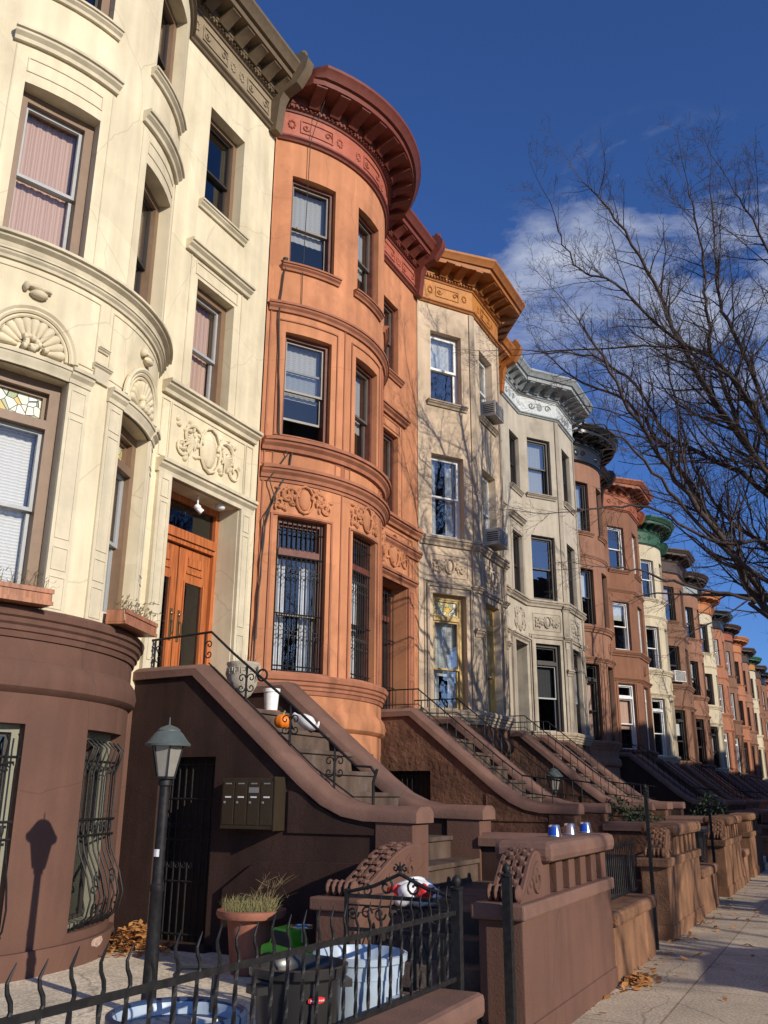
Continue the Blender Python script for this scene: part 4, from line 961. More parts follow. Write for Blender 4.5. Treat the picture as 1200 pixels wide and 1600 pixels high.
def balustrade(cfg):
    L0, Wd, mir, lod = cfg['L'], cfg.get('W', 5.45), cfg.get('mir', False), cfg.get('lod', 1)
    Y = (lambda y: L0 + Wd - y) if mir else (lambda y: L0 + y)
    def yr(a, b): return tuple(sorted((Y(a), Y(b))))
    root = thing('balustrade_wall', cfg['wall_label'], 'wall', (-2.26, Y(3.1), 0), 'balustraded walls along the pavement'); off = (2.26, -Y(3.1))
    def put(mb, name, mat, **k):
        mb.v = [(x + off[0], y + off[1], z) for x, y, z in mb.v]; return mb.build(name, mat, root, **k)
    bm, cm_ = cfg['wallmat'], cfg['wallcop']
    a, b = yr(1.85, 4.40); w = MB(); w.box(-2.42, -2.10, a, b, -.02, .80); w.box(-2.435, -2.085, a - .012, b + .012, -.02, .16); put(w, 'wall_base', bm, bevel=.01)
    a, b = yr(1.80, 4.43); w = MB(); w.box(-2.46, -2.07, a, b, .80, .90); put(w, 'ledge', cm_, bevel=.015)
    a, b = yr(2.44, 4.40); n = 6
    for i in range(n):
        q = a + .09 + (b - a - .18) * i / (n - 1); t = MB(); t.box(-2.38, -2.13, q - .085, q + .085, .90, 1.13); put(t, 'baluster', bm, bevel=.006)
    t = MB(); t.box(-2.31, -2.27, a, b, .90, 1.13); put(t, 'back_panel', bm)
    a, b = yr(2.40, 4.44); c = MB(); c.box(-2.50, -2.04, a, b, 1.13, 1.28); put(c, 'coping', cm_, bevel=.05)
    s_ = scroll_carving(-2.38, -2.13, Y(1.90), Y(2.44), .902, 1.18); put(s_, 'scroll_carving', bm, smooth=40)
    return root
def lowwall(y0, y1, zt, mat, copm, label):
    root = thing('low_wall', label, 'wall', (-2.26, (y0 + y1) / 2, 0), 'low front walls along the pavement'); oy = (y0 + y1) / 2
    w = MB(); w.box(-.15, .16, y0 - oy, y1 - oy, -.02, zt - .13); w.build('wall_base', mat, root, bevel=.012)
    c = MB(); c.box(-.2, .21, y0 - oy - .02, y1 - oy + .02, zt - .13, zt); c.build('coping', copm, root, bevel=.035)
    return root
def fence(x, y0, y1, zb, rails, tip, sp, label, rad=.0072, wavy=True, twist=True, group='iron fences on the low walls'):
    """rails: list of heights; pickets every sp; tips rise to tip"""
    root = thing('iron_fence', label, 'fence', (x, y0, zb), group)
    for z in rails:
        r = MB(); r.box(-.008, .008, 0, y1 - y0, z - zb - .0125, z - zb + .0125); r.build('rail', 'iron', root)
    n = int((y1 - y0) / sp); k = min(n, 95)
    rng = random.Random(4)
    for i in range(k):
        y = (i + .5) * sp; p = MB(); hz = tip - zb; m_ = 16; vs = []; y = y + rng.uniform(-.004, .004)
        if twist:
            z0, z1 = .03, hz - .16
            for j in range(m_ + 1):
                t = j / m_; an = t * 5.5 + i; z = z0 + (z1 - z0) * t
                for q in range(4): vs.append((rad * 1.35 * math.cos(an + q * math.pi / 2), y + rad * 1.35 * math.sin(an + q * math.pi / 2), z))
            p.add(vs, [(j * 4 + q, j * 4 + (q + 1) % 4, j * 4 + 4 + (q + 1) % 4, j * 4 + 4 + q) for j in range(m_) for q in range(4)])
        else: p.tube([(0, y, .03), (0, y, hz - .16)], rad, 4)
        if wavy:
            h0 = rng.uniform(-.012, .012)
            p.tube([(0, y + .014 * math.sin(q * 1.25) * (1 if q else 0), hz - .16 + q * .027 + h0 * q / 6) for q in range(7)], [rad * 1.0, rad * 1.05, rad * 1.1, rad * 1.0, rad * .85, rad * .6, rad * .25], 6)
        else: p.tube([(0, y, hz - .16), (0, y, hz - .06), (0, y, hz)], [rad, rad, rad * .3], 5)
        p.build('picket', 'iron', root)
    return root
def gate_post(x, y, z0, z1, label, r=.028):
    root = thing('gate_post', label, 'post', (x, y, z0), 'iron gate posts')
    p = MB(); p.box(-r, r, -r, r, 0, z1 - z0 - .08); p.build('post', 'iron', root)
    f = MB(); f.lathe([(.0, -.02), (r * 1.5, 0), (r * 1.6, .012), (r * .7, .02), (r * 1.1, .045), (r * .9, .065), (.002, .085)], (0, 0, z1 - z0 - .085), 10); f.build('finial', 'iron', root, 40)
    return root

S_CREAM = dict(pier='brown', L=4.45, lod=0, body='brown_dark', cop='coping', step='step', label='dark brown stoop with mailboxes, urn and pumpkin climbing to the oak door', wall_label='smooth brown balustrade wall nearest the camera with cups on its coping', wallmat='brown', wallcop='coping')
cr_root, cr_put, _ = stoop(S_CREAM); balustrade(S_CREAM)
S_OR = dict(L=9.93, W=5.48, lod=1, body='rough_brown', cop='coping', step='step', label='rough brown stoop with thin iron rails leading to the orange house', wall_label='streaked sandstone balustrade wall next past the low orange wall', wallmat='rough_orange', wallcop='rough_orange')
or_root, or_put, _ = stoop(S_OR); balustrade(S_OR)
S_TAN = dict(rails=True, L=15.43, W=5.2, lod=1, body='rough_brown', cop='coping', step='step', label='brown stoop of the tan house beside the green topped lamp', wall_label='third sandstone balustrade wall from the camera', wallmat='rough_orange', wallcop='rough_orange')
stoop(S_TAN); balustrade(S_TAN)
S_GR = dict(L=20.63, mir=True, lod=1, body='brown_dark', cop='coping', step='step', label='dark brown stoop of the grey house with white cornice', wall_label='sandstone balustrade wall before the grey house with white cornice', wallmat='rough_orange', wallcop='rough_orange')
stoop(S_GR); balustrade(S_GR)
words = ['rose brown house under the black cornice', 'red brown house with the brick red cornice', 'cream house with the green cornice', 'brown house just past the green cornice', 'rose brown house with the grey frieze', 'cream house with the orange cornice', 'salmon house with the black cornice', 'brown house between the salmon ones', 'salmon house with the orange cornice', 'rose brown house before the farthest cream one', 'farthest cream house', 'far red brown house past the last cream one']
for i, y0 in enumerate(LOTS[:12]):
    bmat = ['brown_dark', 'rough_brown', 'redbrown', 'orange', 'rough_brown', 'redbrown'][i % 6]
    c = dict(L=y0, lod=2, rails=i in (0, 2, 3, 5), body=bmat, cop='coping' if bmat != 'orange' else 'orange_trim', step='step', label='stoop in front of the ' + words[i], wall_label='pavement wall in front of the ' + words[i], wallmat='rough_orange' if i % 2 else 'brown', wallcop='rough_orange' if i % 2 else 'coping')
    stoop(c)
    if i < 8: balustrade(c)
lowwall(.6, 5.42, .52, 'brown', 'coping', 'smooth brown low wall under the near iron fence')
lowwall(8.88, 10.72, .60, 'rough_orange', 'rough_orange', 'weathered orange sandstone low wall with a dark fence above it')
lowwall(14.36, 15.95, .62, 'rough_orange', 'rough_orange', 'short sandstone low wall before the glossy black bins')
lowwall(19.9, 20.9, .62, 'rough_orange', 'rough_orange', 'short low wall between two balustrades farther along')
lowwall(27.1, 27.9, .62, 'rough_orange', 'rough_orange', 'low wall before the black corniced house')
nf = fence(-2.25, 1.4, 5.46, .60, [.625, .985], 1.14, .125, 'black wavy tipped iron fence on the near brown wall'); nf.rotation_euler.x = -.0145
fence(-2.25, 8.9, 10.7, .61, [.65, 1.12], 1.17, .085, 'dark thin barred fence on the orange sandstone wall', .006, False, False)
fence(-2.25, 14.4, 15.9, .63, [.67, 1.1], 1.16, .10, 'dark fence panel on the short wall by the bins', .006, False, False)
gate_post(-2.25, 5.50, .14, 1.14, 'black post at the end of the near fence')
gate_post(-2.17, 6.20, .0, 1.17, 'black post against the end of the smooth balustrade wall')
gate_post(-2.15, 11.05, .0, 1.75, 'tall black post past the low orange wall', .019)
gate_post(-2.2, 16.6, .0, 1.5, 'black post past the glossy black bins', .02)

# open gate leaf with peaked scroll top
gl_ = thing('iron_gate', 'black wrought iron gate with peaked scrolled top standing open', 'gate', (-2.28, 5.62, .15))
fr = MB(); 
for x in (-.80, -.02): fr.box(x - .012, x + .012, -.012, .012, .06, .86)
for z in (.1, .30, .62, .82): fr.box(-.80, -.02, -.008, .008, z - .012, z + .012)
fr.tube([(-.80, 0, .84), (-.60, 0, .885), (-.41, 0, .965), (-.22, 0, .885), (-.02, 0, .84)], .013, 6)
fr.tube([(-.41, 0, .96), (-.41, 0, 1.04)], [.012, .004], 6); fr.ell(IDF, (-.41, 0, 1.0), (.02, .015, .02))
fr.build('gate_frame', 'iron', gl_)
F = lambda a, b, c: (a, b, c)
sc_ = MB()
for i in range(8):
    x = -.75 + .0975 * i; sc_.tube(spiral(F, x, .72, .045, 1.2, 0, 1 if i % 2 else -1, 0, 12), .007, 5)
    sc_.tube([(x - .04, 0, .3), (x - .04, 0, .5), (x, 0, .60), (x + .04, 0, .5), (x + .04, 0, .3)], .007, 5)
for sg in (-1, 1):
    sc_.tube(spiral(F, -.41 + sg * .10, .885, .055, 1.2, math.pi / 2, sg, 0, 12), .008, 5); sc_.tube(spiral(F, -.41 + sg * .24, .855, .04, 1.2, math.pi / 2, sg, 0, 12), .007, 5)
    sc_.tube(spiral(F, -.41 + sg * .035, 1.0, .025, 1.0, math.pi / 2, sg, 0, 10), .006, 5)
sc_.tube([(-.79, 0, .765), (-.03, 0, .765)], .006, 5); sc_.build('scrollwork', 'iron', gl_, 40)
br_ = MB()
for i in range(7): br_.tube([(-.70 + .0975 * i, 0, .1), (-.70 + .0975 * i, 0, .62)], .008, 5)
br_.build('bars', 'iron', gl_)

# handrail of the cream stoop (a part of that stoop)
def rail_part(putf, y, knots, zoff, posts, scrolls, name='handrail', ring=None, curl=True):
    h = MB(); h.tube([(x, y, z) for x, z in knots], .014, 6)
    hp = putf(h, name, 'iron', smooth=40)
    return hp
y_ = 7.95
knots = [(-6.99, 3.27), (-6.12, 3.31), (-5.8, 3.05), (-5.14, 2.56), (-4.28, 1.87), (-4.12, 1.86), (-4.07, 1.80)]
hp = rail_part(cr_put, y_, knots, 0, None, None)
b_ = MB(); b_.tube([(-6.13, y_, 2.97), (-4.75, y_, 1.86), (-4.3, y_, 1.58)], .009, 5); cr_put(b_, 'lower_rail', 'iron', hp)
for x in (-6.9, -6.2, -5.62, -5.05, -4.52):
    zt, zb = line_z(knots, x), line_z(CHK, x); p = MB(); p.tube([(x, y_, zb - .02), (x, y_, zt)], .012, 6)
    F = lambda a, b, c, x=x: (x + a, y_ + b, c)
    if x != -6.2:
        for sg in (-1, 1): cscroll(p, F, sg * .01, zb + (zt - zb) * .52, .10, sg, .007)
    else: cscroll(p, F, .01, zb + (zt - zb) * .5, .10, 1, .007)
    cr_put(p, 'post', 'iron', hp, smooth=40)
p = MB(); p.tube([(-4.09, y_, 1.48), (-4.09, y_, 1.72), (-4.05, y_, 1.84)], .014, 6); cr_put(p, 'post', 'iron', hp)
p = MB(); p.tube([(-5.42 + .06 * math.cos(R(k * 20)), y_, 2.80 + .06 * math.sin(R(k * 20))) for k in range(19)], .011, 6); cr_put(p, 'ring', 'iron', hp, smooth=40)
bar_rail(or_put, 9.93 + 3.48, 0); bar_rail(or_put, 9.93 + 5.17, 0)

# ------------------------------------------------------------------ lamp posts
def lamp(x, y, label, dz=0.0):
    root = thing('lamp_post', label, 'lamp post', (x, y, YARD))
    p = MB(); p.lathe([(.09, 0), (.09, .03), (.06, .06), (.052, .1), (.044, .78), (.05, .79), (.05, .83), (.040, .84), (.036, 1.50), (.05, 1.51), (.05, 1.54), (.035, 1.56)], (0, 0, 0), 16); p.build('post', 'iron', root, 40)
    n = 6; zb, zt = 1.56, 1.80
    f = MB(); f.lathe([(.03, zb - .02), (.075, zb - .005), (.075, zb + .012), (.02, zb + .013)], n=n, a0=.3)
    for k in range(n):
        a = .3 + 2 * math.pi * k / n; f.tube([(.068 * math.cos(a), .068 * math.sin(a), zb), (.122 * math.cos(a), .122 * math.sin(a), zt)], .007, 4)
    lan = f.build('lantern_frame', 'iron', root)
    for k in range(n):
        a, b = .3 + 2 * math.pi * k / n, .3 + 2 * math.pi * (k + 1) / n; g = MB()
        g.quad((.066 * math.cos(a), .066 * math.sin(a), zb + .01), (.066 * math.cos(b), .066 * math.sin(b), zb + .01), (.12 * math.cos(b), .12 * math.sin(b), zt), (.12 * math.cos(a), .12 * math.sin(a), zt)); g.build('lantern_pane', 'lantern_glass', lan)
    r = MB(); r.lathe([(.10, zt - .005), (.165, zt - .012), (.168, zt + .004), (.15, zt + .02), (.10, zt + .085), (.085, zt + .095), (.085, zt + .105), (.06, zt + .125), (.02, zt + .14), (.006, zt + .145), (.004, zt + .20)], n=24); r.build('lantern_roof', 'lantern', root, 30)
    return root
lp = lamp(-4.53, 5.45, 'black lamp post with grey green lantern in the nearest yard')
st = MB(); F = lambda a, b, c: (.0425 * math.sin(a / .0425 - .1), -.0425 * math.cos(a / .0425 - .1), c)
for i in range(3): st.quad(F(-.03 + .02 * i, 0, 1.02), F(-.01 + .02 * i, 0, 1.02), F(-.01 + .02 * i, 0, 1.07), F(-.03 + .02 * i, 0, 1.07))
st.build('sticker', 'label_white', lp)
lamp(-4.80, 16.45, 'dark lamp post standing among the stoops by the tan house')

# ------------------------------------------------------------------ mailboxes on the stoop
mbx = thing('mailbox_unit', 'bronze coloured bank of four mailboxes on the stoop side wall', 'mailbox', (-5.28, 7.78, 1.28))
b_ = MB(); b_.box(-.31, .31, -.19, 0, 0, .475); b_.build('case', 'mailbox', mbx, bevel=.004)
b_ = MB(); b_.box(.31, .318, -.20, .0, -.01, .485); b_.build('end_lip', 'mailbox', mbx)
for k in range(4):
    x = -.225 + .15 * k; d_ = MB(); d_.box(x - .066, x + .066, -.197, -.19, .04, .44); dd = d_.build('door', 'mailbox', mbx, bevel=.002)
    l = MB(); l.box(x - .035, x + .035, -.200, -.197, .415, .427); l.build('slot', 'label_grey', dd)
    l = MB(); l.box(x - .034, x + .034, -.200, -.197, .288, .302); l.build('name_label', 'label_white', dd)
    l = MB(); l.lathe([(.001, 0), (.012, 0), (.012, .006), (.001, .007)], n=10); l.v = [(x - .04 + p[0], -.197 - p[2], .245 + p[1]) for p in l.v]; l.build('lock', 'label_grey', dd)
l = MB(); l.box(.02, .13, -.201, -.1975, .335, .385); l.build('sticker', 'label_grey', mbx)

# ------------------------------------------------------------------ things in the yard and on the steps
def text_mesh(s, size, mat, parent, mtx, name='lettering', ext=.001):
    cu = bpy.data.curves.new('t', 'FONT'); cu.body = s; cu.size = size; cu.align_x = 'CENTER'; cu.align_y = 'CENTER'; cu.extrude = ext
    o = bpy.data.objects.new('t', cu); COL.objects.link(o); dg = bpy.context.evaluated_depsgraph_get()
    me = bpy.data.meshes.new_from_object(o.evaluated_get(dg)); bpy.data.objects.remove(o)
    me.transform(mtx); me.materials.clear(); me.materials.append(M[mat]); q = bpy.data.objects.new(name, me); COL.objects.link(q); q.parent = parent
    return q
pot = thing('plant_pot', 'tall terracotta pot with dry grass before the stoop wall', 'plant pot', (-4.80, 7.05, YARD))
p = MB(); p.lathe([(.15, 0), (.16, .02), (.205, .40), (.21, .42), (.29, .44), (.305, .47), (.30, .50), (.27, .505), (.25, .49), (.22, .44), (.02, .43)], n=28); p.build('pot', 'terracotta', pot, 40)
p = MB(); p.lathe([(.001, .0), (.25, .005), (.2, .03), (.001, .045)], (0, 0, .46), 16); p.build('soil', 'soil', pot, 40)
gr = MB(); rng = random.Random(2)
for k in range(420):
    a, r0 = rng.uniform(0, 6.28), .24 * math.sqrt(rng.random()); x, y = r0 * math.cos(a), r0 * math.sin(a); h = rng.uniform(.05, .15); lx, ly = rng.gauss(0, .05), rng.gauss(0, .05); w_ = .005
    gr.add([(x - w_, y, .48), (x + w_, y, .48), (x + lx * .5 + w_ * .6, y + ly * .5, .48 + h * .7), (x + lx * .5 - w_ * .6, y + ly * .5, .48 + h * .7), (x + lx, y + ly, .48 + h)], [(0, 1, 2, 3), (3, 2, 4)])
o = gr.build('dry_grass', 'straw', None, merge=False); o.location = pot.location; tag(o, 'tuft of dry yellow grass and bare stems growing in the tall pot', 'plant')
gs = MB()
for k in range(13):
    a = rng.uniform(0, 6.28); x, y = .08 * math.cos(a) + .06, .08 * math.sin(a); lx, ly = rng.gauss(.12, .10), rng.gauss(0, .08); h = rng.uniform(.16, .34)
    gs.tube([(x, y, .47), (x + lx * .4, y + ly * .4, .47 + h * .6), (x + lx, y + ly, .47 + h)], [.003, .0025, .001], 4)
    for q in range(3): gs.tube([(x + lx * .7, y + ly * .7, .47 + h * .75), (x + lx * .7 + rng.gauss(0, .05), y + ly * .7 + rng.gauss(0, .05), .47 + h * .75 + rng.uniform(.02, .09))], [.002, .001], 3)
gs.build('stems', 'stem', o)

bb_ = thing('trash_can', 'open black round trash can with a red label behind the fence', 'trash can', (-2.92, 4.78, YARD))
p = MB(); p.lathe([(.20, 0), (.21, .01), (.245, .48), (.26, .49), (.275, .50), (.28, .545), (.262, .55), (.25, .535), (.24, .49), (.205, .02), (.001, .015)], n=36); p.build('barrel', 'bin_black', bb_, 35)
lb = MB()
def on_cyl(r, a0, a, z): an = a0 + a / r; return (r * math.cos(an), r * math.sin(an), z)
a0 = math.atan2(-4.78, 2.92) + .42
for i in range(6):
    x0, x1 = -.05 + i * .1 / 6, -.05 + (i + 1) * .1 / 6; hh = lambda x: .018 * math.sqrt(max(.05, 1 - (x / .056) ** 2))
    lb.quad(on_cyl(.252, a0, x0, .40 - hh(x0)), on_cyl(.252, a0, x1, .40 - hh(x1)), on_cyl(.254, a0, x1, .40 + hh(x1)), on_cyl(.254, a0, x0, .40 + hh(x0)))
lbo = lb.build('label', 'red', bb_, merge=False)
rot = Matrix.Translation((.2565 * math.cos(a0), .2565 * math.sin(a0), .40)) @ Matrix.Rotation(a0 + math.pi / 2, 4, 'Z') @ Matrix.Rotation(math.pi / 2, 4, 'X')
text_mesh('Rubbermaid', .0165, 'white', lbo, rot)
for sg in (-1, 1):
    h = MB(); an = a0 + sg * 1.4; h.box(-.03, .05, -.06, .06, .42, .46); h.v = [(.25 * math.cos(an) + x * math.cos(an) - y * math.sin(an), .25 * math.sin(an) + x * math.sin(an) + y * math.cos(an), z) for x, y, z in h.v]; h.build('handle', 'bin_black', bb_)
bl_ = thing('recycling_bin', 'pale blue round recycling can beside the black trash can', 'bin', (-2.82, 5.33, YARD))
p = MB(); p.lathe([(.21, 0), (.22, .01), (.245, .18), (.25, .18), (.25, .20), (.247, .2), (.262, .42), (.268, .42), (.268, .44), (.275, .49), (.287, .50), (.29, .535), (.272, .54), (.262, .52), (.22, .02), (.001, .015)], n=36); p.build('barrel', 'bin_blue', bl_, 35)
for sg in (-.2, 2.9):
    h = MB(); h.box(-.02, .05, -.06, .06, .28, .33); h.box(.03, .05, -.06, .06, .2, .28); h.v = [(.262 * math.cos(sg) + x * math.cos(sg) - y * math.sin(sg), .262 * math.sin(sg) + x * math.sin(sg) + y * math.cos(sg), z) for x, y, z in h.v]; h.build('handle', 'bin_blue', bl_)
h = MB()
for k in range(12):
    a, b = k * .52, k * .52 + .2; h.quad(on_cyl(.26, a, 0, .25), on_cyl(.26, b, 0, .25), on_cyl(.2635, b, 0, .36), on_cyl(.2635, a, 0, .36))
fb_ = thing('recycling_tub', 'blue ribbed recycling tub with raised black handle in the yard corner', 'bin', (-2.98, 3.80, YARD))
p = MB(); p.lathe([(.24, 0), (.26, .02), (.285, .28), (.292, .28), (.292, .30), (.287, .30), (.292, .34), (.299, .34), (.299, .36), (.294, .36), (.30, .41), (.315, .42), (.318, .46), (.30, .465), (.288, .44), (.25, .03), (.001, .025)], n=32); p.build('tub', 'bin_blue', fb_, 30)
p = MB(); p.lathe([(.316, .405), (.326, .41), (.328, .468), (.31, .478), (.296, .47), (.298, .40)], n=32); p.build('rim', 'bin_navy', fb_, 30)
p = MB(); p.tube([(-.12, .12, .44), (-.13, .13, .60), (-.10, .14, .635), (.02, .20, .635), (.05, .21, .60), (.05, .20, .44)], .014, 7); p.build('handle', 'bin_black', fb_, 40)
p = MB(); p.box(.10, .22, -.02, .02, .435, .46); p.build('label', 'label_white', fb_)

# green ride-on toy behind the pot
toy = thing('toy_truck', 'lime green toy truck parked behind the terracotta pot', 'toy', (-4.28, 6.88, YARD))
p = MB(); p.prism([(-.22, .12), (.30, .12), (.30, .24), (.10, .26), (.06, .40), (-.10, .42), (-.14, .30), (-.22, .28)], -.13, .13, 'y'); p.build('body', 'lime', toy, bevel=.02)
p = MB(); p.prism([(.09, .27), (.055, .385), (-.085, .40), (-.115, .30)], -.134, .134, 'y'); p.build('windows', 'tyre', toy)
for x in (-.13, .2):
    for y in (-.15, .15):
        w_ = MB(); w_.lathe([(.04, -.03), (.10, -.03), (.115, -.015), (.115, .015), (.10, .03), (.04, .03)], n=20); w_.v = [(x + q[0], y + q[2], .115 + q[1]) for q in w_.v]; wo = w_.build('wheel', 'tyre', toy, 35)
        w_ = MB(); w_.lathe([(.001, -.034), (.055, -.034), (.055, .034), (.001, .034)], n=14); w_.v = [(x + q[0], y + q[2], .115 + q[1]) for q in w_.v]; w_.build('hub', 'silver', wo)
p = MB(); p.tube([(.1 + .09 * math.cos(R(k * 24)), .0 + .09 * math.sin(R(k * 24)), .42) for k in range(16)], .011, 6); p.tube([(.1, 0, .3), (.1, 0, .42)], .01, 6); p.build('steering_wheel', 'silver', toy, 40)

# plastic bag on the landing
rng = random.Random(11)
def lumpy(r, seed, n=28, k=18, amp=.22, fold=7):
    rg = random.Random(seed); ph = [rg.uniform(0, 6.28) for _ in range(12)]; mb = MB(); vs = []
    for i in range(k + 1):
        th = math.pi * i / k
        for j in range(n):
            a = 2 * math.pi * j / n
            f = 1 + amp * (.5 * math.sin(3 * a + ph[0] + 2 * th) + .35 * math.sin(fold * a + ph[1] + 3 * math.sin(th * 2)) + .3 * math.sin(5 * th + ph[2] + a))
            vs.append((r[0] * f * math.sin(th) * math.cos(a), r[1] * f * math.sin(th) * math.sin(a), r[2] * f * math.cos(th)))
    mb.add(vs, [(i * n + j, i * n + (j + 1) % n, (i + 1) * n + (j + 1) % n, (i + 1) * n + j) for i in range(k) for j in range(n)]); return mb
bag = thing('plastic_bag', 'crumpled white and red plastic bag lying on the stoop landing', 'bag', (-3.24, 7.03, .76))
p = lumpy((.20, .17, .11), 5); p.v = [(x, y, max(z, -.085) + .088) for x, y, z in p.v]; p.build('bag_body', 'white', bag, 60)
for (cx, cz, an) in ((-.10, .10, 0), (.12, .12, 1.)):
    p = lumpy((.085, .05, .055), 8 + int(an)); p.v = [(x + cx, y - .105, z + cz) for x, y, z in p.v]; p.build('red_print', 'red', bag, 60)

# urn, pots, pumpkin and white bird on the steps
urn = thing('stone_urn', 'weathered pale stone urn with key pattern on the stoop', 'urn', (-5.86, 8.22, 2.50))
p = MB(); p.lathe([(.09, 0), (.10, .03), (.05, .06), (.05, .10), (.10, .14), (.155, .24), (.165, .32), (.17, .44), (.185, .46), (.185, .485), (.165, .49), (.15, .47), (.13, .40), (.001, .40)], n=26); uo = p.build('bowl', 'urn', urn, 40)
k_ = MB()
for k in range(14):
    a = k * 2 * math.pi / 14; G = lambda s, z, a=a: (.174 * math.cos(a + s / .174), .174 * math.sin(a + s / .174), z)
    k_.tube([G(-.03, .36), G(-.03, .42), G(.02, .42), G(.02, .385), G(-.008, .385)], .0055, 4)
k_.build('key_pattern', 'urn', uo)
for sg in (-1, 1):
    k_ = MB(); k_.tube([(sg * .165, 0, .42), (sg * .21, 0, .44), (sg * .22, 0, .38), (sg * .18, 0, .30), (sg * .155, 0, .28)], .016, 6); k_.build('handle', 'urn', uo, 40)
k_ = MB()
for k in range(26): k_.tube([(rng.gauss(0, .05), rng.gauss(0, .05), .40), (rng.gauss(0, .1), rng.gauss(0, .1), .5 + rng.random() * .12)], [.003, .001], 3)
k_.build('dead_stems', 'stem', urn)
wp = thing('white_flower_pot', 'plain white flower pot standing on a step below the urn', 'plant pot', (-5.86, 8.80, 2.50)); wp.scale = (.8, .8, .8); p = MB(); p.lathe([(.09, .0), (.11, .28), (.125, .28), (.125, .33), (.11, .33), (.1, .28), (.001, .27)], n=24); p.build('pot', 'white', wp, 40); p = MB(); p.lathe([(.13, 0), (.14, .02), (.1, .025), (.001, .024)], n=20); p.build('saucer', 'terracotta', wp, 40)
pk = thing('pumpkin', 'small bright orange pumpkin on a stoop step', 'pumpkin', (-5.53, 8.55, 2.283)); p = MB(); vs = []; n, k = 32, 12
for i in range(k + 1):
    th = math.pi * i / k
    for j in range(n): a = 2 * math.pi * j / n; f = 1 - .07 * abs(math.sin(4 * a)) ** .5 * -1 - .07; vs.append((.098 * f * math.sin(th) * math.cos(a), .098 * f * math.sin(th) * math.sin(a), .085 + .085 * math.cos(th) * (1 - .18 * math.exp(-(math.sin(th) * 4) ** 2))))
p.add(vs, [(i * n + j, i * n + (j + 1) % n, (i + 1) * n + (j + 1) % n, (i + 1) * n + j) for i in range(k) for j in range(n)]); p.build('rind', 'pumpkin', pk, 60); p = MB(); p.tube([(0, 0, .15), (.01, 0, .18), (.025, 0, .2)], [.014, .009, .01], 6); p.build('stem', 'straw', pk)
bd = thing('bird_ornament', 'long white bird shaped ornament leaning beside the pumpkin', 'ornament', (-5.50, 8.98, 2.283)); bd.rotation_euler.z = R(-12); bd.scale = (.72, .72, .72); p = MB()
p.tube([(-.28, 0, .25), (-.25, 0, .27), (-.20, 0, .24), (-.15, 0, .21), (-.05, 0, .19), (.07, 0, .13), (.18, 0, .07), (.25, 0, .07), (.28, 0, .11), (.29, 0, .15)], [.02, .045, .05, .065, .10, .115, .07, .035, .022, .012], 14); p.build('body', 'white', bd, 60)

# cups on the wall coping
for k, (y, colr, lab) in enumerate(((7.75, 'blue', 'blue and silver can first on the brown coping'), (8.22, 'copper', 'coppery silver can in the middle of the brown coping'), (8.76, 'blue', 'blue and silver can at the far end of the coping'))):
    c = thing('drink_can', lab, 'can', (-2.28, y, 1.281), 'cans left on the balustrade coping')
    p = MB(); p.lathe([(.050, 0), (.058, .004), (.046, .088), (.040, .094), (.036, .09), (.001, .09)], n=20); p.build('body', 'silver', c, 40)
    p = MB(); n = 8
    for i in range(n): a, b = 3.6 + i * .22, 3.6 + (i + 1) * .22; p.quad((.0575 * math.cos(a), .0575 * math.sin(a), .012), (.0575 * math.cos(b), .0575 * math.sin(b), .012), (.0485 * math.cos(b), .0485 * math.sin(b), .078), (.0485 * math.cos(a), .0485 * math.sin(a), .078))
    p.build('printed_band', colr, c, 60)

# wooden window boxes on the cream bay, with straggly plants
bay_pts, Rr, th = arc_bay(1.65, 1.6, .69); BAY = Path(bay_pts)
for lab, ca, seed in (('copper toned wooden window box under the big parlour window', -20.5, 1), ('wooden window box tilted on the round edge of the cream bay', 20.5, 2)):
    s_ = Rr * (th + R(ca)); q, nn = BAY.at(s_); bx = thing('window_box', lab, 'window box', (XF + q.x + nn.x * .13, 4.45 + q.y + nn.y * .13, 3.17), 'wooden window boxes'); bx.rotation_euler.z = math.atan2(nn.y, nn.x)
    p = MB(); p.box(-.10, .10, -.40, .40, 0, .02); p.box(-.10, -.08, -.40, .40, .02, .14); p.box(.08, .10, -.40, .40, .02, .14); p.box(-.08, .08, -.40, -.38, .02, .14); p.box(-.08, .08, .38, .40, .02, .14); p.build('box', 'wood_box', bx, bevel=.004)
    p = MB(); p.box(.10, .112, -.41, .41, .105, .145); p.box(.10, .112, -.41, .41, .0, .035); p.build('trim_board', 'wood_box', bx)
    p = MB(); p.box(-.08, .08, -.38, .38, .09, .12); p.build('soil', 'soil', bx)
    rg = random.Random(seed); pl = MB()
    for k in range(60):
        y = rg.uniform(-.38, .38); x = rg.uniform(-.06, .07); h = rg.uniform(.03, .16); dx, dy = rg.gauss(.03, .05), rg.gauss(0, .06); pl.tube([(x, y, .14), (x + dx * .5, y + dy * .5, .14 + h), (x + dx * 1.4, y + dy, .14 + h * .8)], [.003, .002, .001], 3)
        pl.add([(x + dx, y + dy, .14 + h * .8), (x + dx + .02, y + dy + .01, .15 + h * .8), (x + dx + .01, y + dy + .03, .16 + h)], [(0, 1, 2)])
    po = pl.build('trailing_plant', 'stem', None, merge=False); po.location = bx.location; po.rotation_euler = bx.rotation_euler; tag(po, 'dry straggly plants in the ' + ('big parlour window box' if seed == 1 else 'tilted window box on the bay edge'), 'plant')

